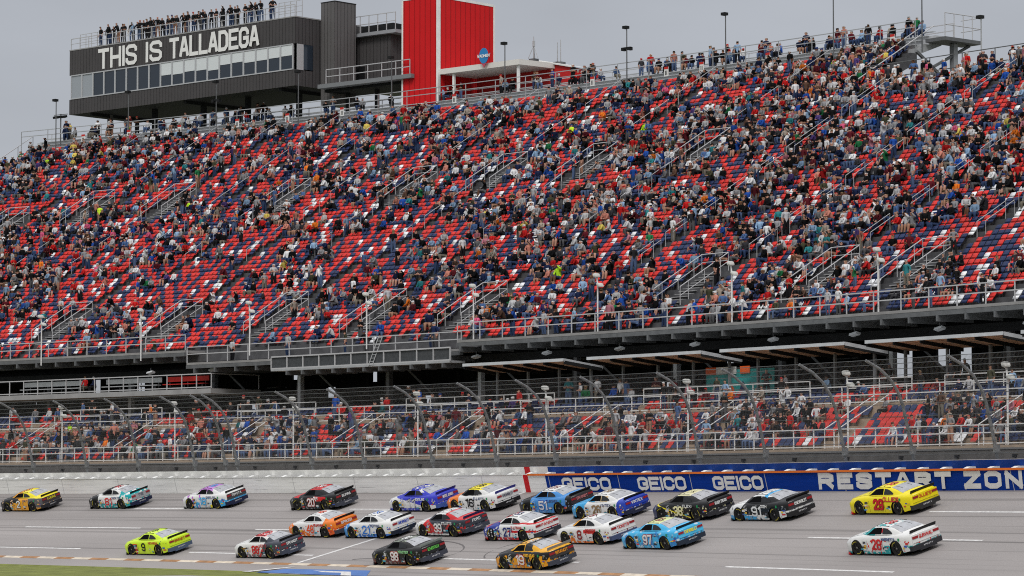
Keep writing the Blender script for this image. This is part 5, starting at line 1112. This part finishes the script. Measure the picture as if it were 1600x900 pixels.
# number, px front wheel, py, px rear wheel, py; base; zones; number colour/outline; side words; tail words; tail panel; bumper; spoiler; roof number colour; label
CARS = [
 ('2', (12, 801, 47, 801), gld, [(blk, [D(1, 0, .95), D(0, -1, -.62)]), (blk, [ZA(.62), X(.1), ZB(.93)]), ((.10, .10, .11), [XL(-.9), ZB(.95), ZA(.3)]), (yel, [XL(-.2), ZA(.92)])], wht, blk, 'CAT', 'LUCAS', (.06, .045, .05), (.02, .02, .025), blk, 'yellow and black stock car number 2 at the left edge of the track', yel),
 ('81', (148, 797, 188, 797), wht, [(tea, [ZB(.40)]), (blk, [X(1.0), ZB(.9)]), (tea, [XL(-1.2), ('noise', 2.6, .5)]), (blk, [ZA(.97), X(-.2)])], red, wht, 'QUICK TIE', 'TIE', (.35, .36, .38), nvy, blk, 'white and teal stock car number 81 near the white wall', None),
 ('18', (294, 797, 337, 797), wht, [(lbl, [X(.3), ZB(.45), XL(1.25)]), ((.45, .12, .55), [('noise', 2.4, .57), X(-.3)]), (lbl, [XL(-1.5), ZB(.6)]), ((.5, .2, .6), [ZA(1.1), X(-.9)]), (yel, [X(-.95), XL(-.7), ZB(.3)])], lbl, wht, 'SAFELITE', 'TOYOTA', (.06, .06, .065), nvy, blk, 'white, pink and sky blue stock car number 18', None),
 ('20', (462.5, 800, 506.5, 799), blk, [(red, [ZA(1.235)]), (red, [X(1.1), ZA(.80)]), (red, [D(-1, .8, 1.05), ZA(.60), X(-1.45), ZB(.86)]), (wht, [D(-1, .8, .92), D(1, -.8, -1.05), ZA(.60), ZB(.86)])], wht, red, 'GR', 'SUPRA', (.03, .03, .033), slt, blk, 'black stock car number 20 with red hood and roof', None),
 ('11', (617.6, 801.4, 664, 802), (.035, .045, .50), [(wht, [D(.2, -1, -.60), X(-.75)]), (wht, [ZA(1.1), ('noise', 3, .56)]), (wht, [ZB(.42), XL(-.6)]), ((.05, .07, .5), [ZB(.24), X(-.7)])], (.5, .5, .52), nvy, 'HEXOLINE', 'WHITE JONES', (.06, .08, .45), (.05, .10, .35), (.03, .03, .2), 'blue and white stock car number 11 running beside the white wall', None),
 ('16', (709, 801, 756.5, 801.4), wht, [(org, [X(.95)]), (blk, [ZA(.93), X(-.75)]), (yel, [ZA(1.2)]), (blk, [ZA(.9), XL(.6), X(.2)])], blk, None, 'ELLIOTT', 'CHEVROLET', (.66, .66, .65), blk, (.02, .02, .25), 'white stock car number 16 with orange nose and yellow roof', None),
 ('51', (822, 805, 872, 806.5), (.06, .26, .62), [(blk, [X(1.0)]), (wht, [ZA(1.22)]), (blk, [XL(-1.0), ZB(.5)]), (blk, [XL(-1.9)])], wht, blu, 'TUROMET', 'BRANDT', (.05, .04, .045), (.03, .03, .03), blk, 'mid blue stock car number 51 with black nose below the first wall lettering', (.6, .2, .2)),
 ('26', (904, 814, 957, 812), wht, [(lbl, [D(1, .6, 1.3)]), (blu, [D(-1, -.2, 1.55)]), (lbl, [ZA(.93), X(.1)]), ((.6, .45, .25), [ZA(.93), XL(-.3), X(-.9)]), (wht, [ZA(1.2)])], (.28, .18, .09), None, 'VINTEX', 'VINTEX', blu, (.015, .02, .05), blk, 'white stock car with gold brown number and bright blue tail', None),
 ('38', (1033, 815, 1084, 816), blk, [((.02, .03, .10), [X(1.7)]), ((.70, .66, .40), [ZA(1.24)]), (yel, [D(.25, -1, -.42), D(-.25, 1, .36)])], (.78, .74, .42), None, 'FLEXI', 'RUSH TRUCK', (.02, .02, .022), (.03, .03, .035), blk, 'black stock car number 38 with pale yellow numerals', None),
 ('91', (1152, 816.7, 1208.6, 817), blk, [(wht, [D(1, 1, 1.75)]), (wht, [ZB(.34), ('noise', 2.0, .45)]), (lbl, [ZB(.30), X(0)]), (wht, [XL(-1.72), ZB(.55)]), (wht, [ZA(1.18)]), (lbl, [ZA(.98), XL(-.55), X(-.8)])], wht, None, 'DGM', 'CHEVROLET', (.04, .04, .045), (.02, .02, .022), blk, 'black and white stock car number 91 with sky blue patches', None),
 ('29', (1342, 807, 1400, 807), (.86, .72, .01), [], red, (.30, .01, .01), "OLLIE'S", "OLLIE'S", (.84, .70, .01), (.03, .03, .03), blk, 'bright yellow stock car number 29 with red words, under the wall lettering', red),
 ('48', (461.5, 841, 505, 843), wht, [(org, [D(.35, -1, -.22)]), (org, [D(-1, -.35, .95)]), ((.75, .12, .02), [D(-1, -.2, 1.6), ZB(.6)])], (.75, .08, .02), wht, 'BIG MACHINE', 'SPIKED', org, slt, blk, 'white and orange stock car number 48 beside the blue and white car 21', wht),
 ('21', (547.5, 843, 593.7, 844), wht, [((.03, .15, .5), [ZB(.30)]), ((.05, .3, .7), [X(.7), D(.8, -1, .42)])], (.03, .18, .62), wht, 'PRESTONE', 'CHEVROLET', wht, (.01, .015, .03), blk, 'white stock car number 21 with blue sill and blue numerals', blu),
 ('39', (659, 840, 706.4, 841.5), (.03, .035, .05), [(red, [X(-.35), D(.5, -1, -.50), XL(1.3)]), ((.45, .02, .02), [('noise', 4, .6), ZB(.75)]), (wht, [D(1, 1, 1.95)]), (wht, [ZA(1.2)]), (red, [ZA(.95), XL(-.6)]), (wht, [ZB(.2), X(-.9)])], wht, None, 'ST.KITTS', 'FORD', (.05, .055, .07), slt, (.02, .03, .12), 'dark stock car number 39 with red door and white roof', wht),
 ('27', (766.5, 847.5, 815.6, 848.6), wht, [((.02, .04, .30), [X(.62), ZB(1.0)]), (red, [ZB(.24), X(-.9)]), (red, [ZA(.50), ZB(.62), XL(.1)]), (red, [D(.3, 1, 1.27), ('noise', 3.5, .5)]), (red, [ZA(.93), ZB(1.0), XL(-.5)])], (.015, .025, .16), wht, 'PLATBANK', 'PANINI', wht, (.03, .035, .045), blk, 'stars and stripes stock car number 27 with dark blue nose', red),
 ('8', (881, 852, 933, 854), wht, [(org, [X(.55), D(.5, -1, -.05), XL(1.25)]), (org, [ZB(.2)]), (gld, [ZA(.95), X(.1)]), (red, [ZA(.60), ZB(.78), XL(-.2), X(-1.2)])], (.25, .01, .01), wht, 'BRIERE', 'TICKETS', wht, (.06, .08, .16), blk, 'white and orange stock car number 8 with dark red numeral', red),
 ('97', (983, 860, 1037, 862), (.06, .45, .78), [((.03, .24, .60), [('noise', 2.1, .55), ZB(.9)]), ((.55, .68, .8), [('noise', 3.1, .62)]), ((.66, .70, .3), [ZA(1.25)])], wht, (.35, .03, .06), 'MOLD', 'CHEVROLET', (.08, .5, .8), (.02, .03, .05), blk, 'sky blue stock car number 97 in the lower middle of the pack', yel),
 ('28', (1337, 870.7, 1399, 871), wht, [(tea, [ZB(.20)]), (tea, [ZA(.92), X(.05), ZB(1.22)]), (red, [ZA(1.02), ZB(1.2), XL(-.15), X(-.75)]), (tea, [XL(-.5), ZB(.50), ('noise', 2.6, .48)]), (tea, [ZA(1.24), ('noise', 4, .55)])], red, None, 'MARIONETTA', 'SURVIVAL', wht, (.03, .03, .035), blk, 'white and teal stock car number 28 at the lower right', red),
 ('9', (204, 869, 246, 870), (.62, .85, .03), [(red, [D(.9, .1, .72), D(-.8, .5, -.72), ZB(.7)]), ((.05, .05, .05), [('noise', 9, .66), XL(-1.5)])], blk, None, 'MENARDS', 'BRANDT', (.62, .85, .03), (.07, .10, .16), blk, 'neon yellow stock car number 9 near the grass', (.4, .02, .02)),
 ('88', (376, 874, 420, 875), wht, [(slt, [D(-1, -.8, .15)]), ((.15, .15, .16), [ZB(.25)]), (red, [D(-1, -.8, .15), D(1, .8, -.3), ZB(.6)]), (red, [ZA(1.24), ('noise', 3.5, .48)])], red, None, 'HERTZ', 'BRANDT', (.06, .065, .08), (.05, .06, .09), blk, 'white and slate grey stock car number 88 next to the white finish line', wht),
 ('98', (592, 885, 638, 886.5), (.012, .011, .011), [((.10, .02, .02), [ZB(.32), X(-.9)]), ((.22, .25, .2), [ZA(1.24), ('noise', 3, .48)])], wht, (.5, .1, .08), 'MONSTER', 'ENERGY', (.02, .021, .024), slt, (.35, .40, .38), 'black stock car number 98 with green words, lower middle', (.15, .6, .1)),
 ('19', (785, 892, 837, 893), blk, [((.80, .33, .01), [('noise', 1.9, .49), ZB(.75)]), ((.80, .33, .01), [ZB(.22), X(-.9)]), ((.80, .40, .02), [ZA(.93)]), (blk, [ZA(.98), XL(-.4), X(-.95)])], wht, red, 'PURE AIR INC', 'BRANDT', (.05, .045, .045), slt, (.3, .3, .3), 'black and amber camouflage stock car number 19 at the bottom of the pack', (.8, .3, .02)),
]
def ontrack(px, py):
    lo, hi = -30.0, -.5
    for _ in range(40):
        m = (lo + hi) / 2; s_, z_ = fit(px, py, m)
        if z_ > trackz(m): lo = m
        else: hi = m
    return s_, m
SCL = 1.06; MC = {}
def cmat(c, rough=.35):
    k = tuple(round(v, 3) for v in c)
    if k not in MC: MC[k] = mat('decal_%d' % len(MC), c, rough)
    return MC[k]
GRN = (.02, .28, .10)
for num, (fx, fy, rx, ry), base, zones, nc, no, side, tail, tpc, bpc, spc, label, twc in CARS:
    s_f, n_f = ontrack(fx, fy); s_r, n_r = ontrack(rx, ry); s_c, n_c = (s_f + s_r) / 2, (n_f + n_r) / 2; n_c += 1.0
    t = tdir(s_c); up = (ndir(s_c) * (-BANK) + Vector((0, 0, 1))).normalized(); t = (t - up * t.dot(up)).normalized(); lf = up.cross(t)
    car = thing('stock_car', P(s_c, n_c, trackz(n_c) + .004), 0, label, 'race car', 'stock cars racing in a pack')
    Rm = Matrix((t, lf, up)).transposed(); car.rotation_euler = Rm.to_euler(); car.scale = (1.045, .92, .95)
    def part(name, me, parent=car):
        o = bpy.data.objects.new(name, me); COL.objects.link(o); o.parent = parent; return o
    bme = CM['body'].mesh('car_body', paint('wrap_' + num, base, zones + ([(nc if sum(nc) < 2 else (.12, .13, .16), [('noise', 6.5, .615), ZB(.72), XL(.9)]), (tuple(min(.8, .25 + c * .6) for c in base), [('noise', 5.2, .63), ZB(.80)])] if num not in ('29', '9') else []), .02), None, True); body = part('body', bme)
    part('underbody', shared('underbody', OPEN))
    for sd in 'LR': part('side_window', shared('side_window' + sd, OPEN)); part('quarter_window', shared('quarter_window' + sd, QWIN)); 
    part('rear_window', shared('rear_window', RGL, True)); part('windshield', shared('windshield', WSG, True)); part('roof_rail', shared('roof_rail', BLACK)); part('splitter', shared('splitter', BLACK if num not in ('28', '29') else REDP)) if num in ('x',) else part('splitter', CM['splitter'].mesh('car_splitter', REDP if num in ('28', '29') else BLACK))
    part('spoiler', CM['spoiler'].mesh('car_spoiler', cmat(spc))); part('bumper', CM['bumper'].mesh('car_bumper', cmat(bpc, .5))); part('tail_panel', CM['tail_panel'].mesh('car_tail', cmat(tpc)))
    for sd in 'LR': part('taillight', shared('taillight' + sd, TL))
    for x in (XF, XR):
        for y in (.80, -.80):
            e = part('wheel', shared('tyre', [RUB, YEL], False)); e.location = (x, y, WR); e.rotation_euler = (0, random.uniform(0, 6), .07 if (x > 0) else 0); part('rim', shared('rim', [RIMM, HUB]), e)
    Mc = wm(car)
    def smap(x0, z0, lift0=.012): return lambda u, v, d: Mc @ Vector((bodyx(x0 - u), yside(x0 - u, z0 + v) + lift0 + d, z0 + v))
    w_ = .68 if len(num) == 2 else .38
    if no: lettering('number', num, smap(.30 + .03, .245), w_ + .06, .56, .14, cmat(no), car, 0, .0008)
    lettering('number', num, smap(.30, .275, .022), w_, .50, .088, cmat(nc), car, 0, .0008)
    sw = min(.95, .13 * len(side) + .1); bc = base if num not in ('16',) else wht
    lum = sum(base) / 3; sidec = (.75, .75, .73) if lum < .3 else ((.5, .03, .03) if num in ('29', '27', '8', '9', '88', '48') else (.05, .08, .2))
    if num == '98': sidec = (.3, .65, .3)
    if num in ('19',): sidec = (.85, .45, .03)
    lettering('sponsor_lettering', side, smap(-.36, .70 if num != '29' else .66, .014), sw if num != '29' else 1.15, .14 if num != '29' else .22, .026 if num != '29' else .05, cmat(sidec), car, 0, .0006)
    lettering('sponsor_lettering', 'OK', smap(-1.52, .70, .014), .14, .13, .045, cmat(GRN), car, 0, .0006)
    lettering('sponsor_lettering', 'EXX', smap(.86, .56, .014), .17, .10, .03, cmat((.5, .5, .5) if lum < .3 else (.06, .06, .08)), car, 0, .0006)
    lettering('sponsor_lettering', 'SUN', smap(.80, .40, .014), .14, .10, .03, cmat((.7, .4, .05)), car, 0, .0006)
    rd = random.Random(num); b = MB(); cols_ = [(.7, .7, .7), (.6, .05, .05), (.05, .1, .4), (.75, .55, .05), (.02, .02, .02), (.05, .35, .5)]
    for k in range(13):                            # small contingency stickers
        if k < 7: x_, z_ = rd.uniform(.74, .95), rd.uniform(.22, .66)
        elif k < 10: x_, z_ = rd.uniform(-2.2, -1.85), rd.uniform(.36, .62)
        else: x_, z_ = rd.uniform(-.8, -.5), rd.uniform(.2, .42)
        w2, h2 = rd.uniform(.05, .13), rd.uniform(.025, .05); b = MB(); b.poly([Vector((bodyx(x), yside(x, z) + .011 + k * .0005, z)) for x, z in ((x_ + w2, z_ - h2), (x_ - w2, z_ - h2), (x_ - w2, z_ + h2), (x_ + w2, z_ + h2))]); b.build('sticker', cmat(cols_[k % 6]), car, local=True)
    b = MB(); sl_ = (lambda xz: [Vector((x, yside(x, z) + .006, z)) for x, z in xz])
    for x_ in (.62, -.44):
        for z0, z1 in ((.16, .42), (.42, .70)): b.poly(sl_(((x_ + .006, z0), (x_ - .006, z0), (x_ - .006, z1), (x_ + .006, z1))))
    for i_ in range(4): x0_ = 1.9 - i_ * .33; b.poly([Vector((bodyx(x), hw(x) * .76, ztop(x) + .012)) for x in (x0_, x0_ - .33)] + [Vector((bodyx(x), hw(x) * .745, ztop(x) + .013)) for x in (x0_ - .33, x0_)])
    b.build('panel_seam', BLACK, car, local=True)
    if num == '27':
        b = MB()
        for k in range(15): x_, z_ = 1.75 - (k % 5) * .24, .30 + (k // 5) * .16 + .05 * (k % 2); b.poly([Vector((x_ + .05 * math.cos(a_), yside(x_ + .05 * math.cos(a_), z_ + .05 * math.sin(a_)) + .012, z_ + .05 * math.sin(a_))) for a_ in np.linspace(0, 6.283, 5, endpoint=False)])
        b.build('star_print', cmat((.72, .72, .72)), car, local=True)
    b = MB()
    for f_ in (-.45, .45):
        b.poly([Vector((x, f_ * greenh(x)[2] + o_, greenh(x)[0] + .034)) for x, o_ in ((-.82, -.012), (-1.2, -.012))] + [Vector((x, f_ * greenh(x)[2] + .012, greenh(x)[0] + .034)) for x in (-1.2, -.82)])
        b.poly([Vector((x, f_ * greenh(x)[2] + o_, greenh(x)[0] + .036)) for x, o_ in ((-1.0, -.012), (-1.3, -.012))] + [Vector((x, f_ * greenh(x)[2] + .012, greenh(x)[0] + .036)) for x in (-1.3, -1.0)])
    b.build('window_strap', BLACK, car, local=True)
    def tmap(y0, z0, x_=-2.462): return lambda u, v, d: Mc @ Vector((bodyx(x_) - d, y0 - u, z0 + v))
    tc_ = twc or ((.75, .75, .74) if sum(tpc) / 3 < .3 else (.1, .1, .14))
    tw_ = min(.80, .12 * len(tail) + .1); lettering('sponsor_lettering', tail, tmap(tw_ / 2, .70), tw_, .16, .03, cmat(tc_), car, 0, .0006)
    lettering('sponsor_lettering', 'XFINITY', tmap(.28, .32, -2.512), .56, .07, .016, cmat((.6, .6, .62)), car, 0, .0006)
    # number on the roof, read from the driver's side
    def rmap(u, v, d): x_ = -.05 - u; y_ = -.24 + v; return Mc @ Vector((x_, -(-y_) if False else y_ * -1 + 0, greenh(x_)[0] + .028 + d))
    lettering('number', num, lambda u, v, d: Mc @ Vector((-.05 - u, .25 - v * 0 - (.5 - v), greenh(-.05 - u)[0] + .028 + d)), .5 if len(num) == 2 else .3, 5 * .1, .075, cmat(nc if sum(nc) < 1.9 or lum < .3 else (.3, .05, .05)), car, 0, .0006)
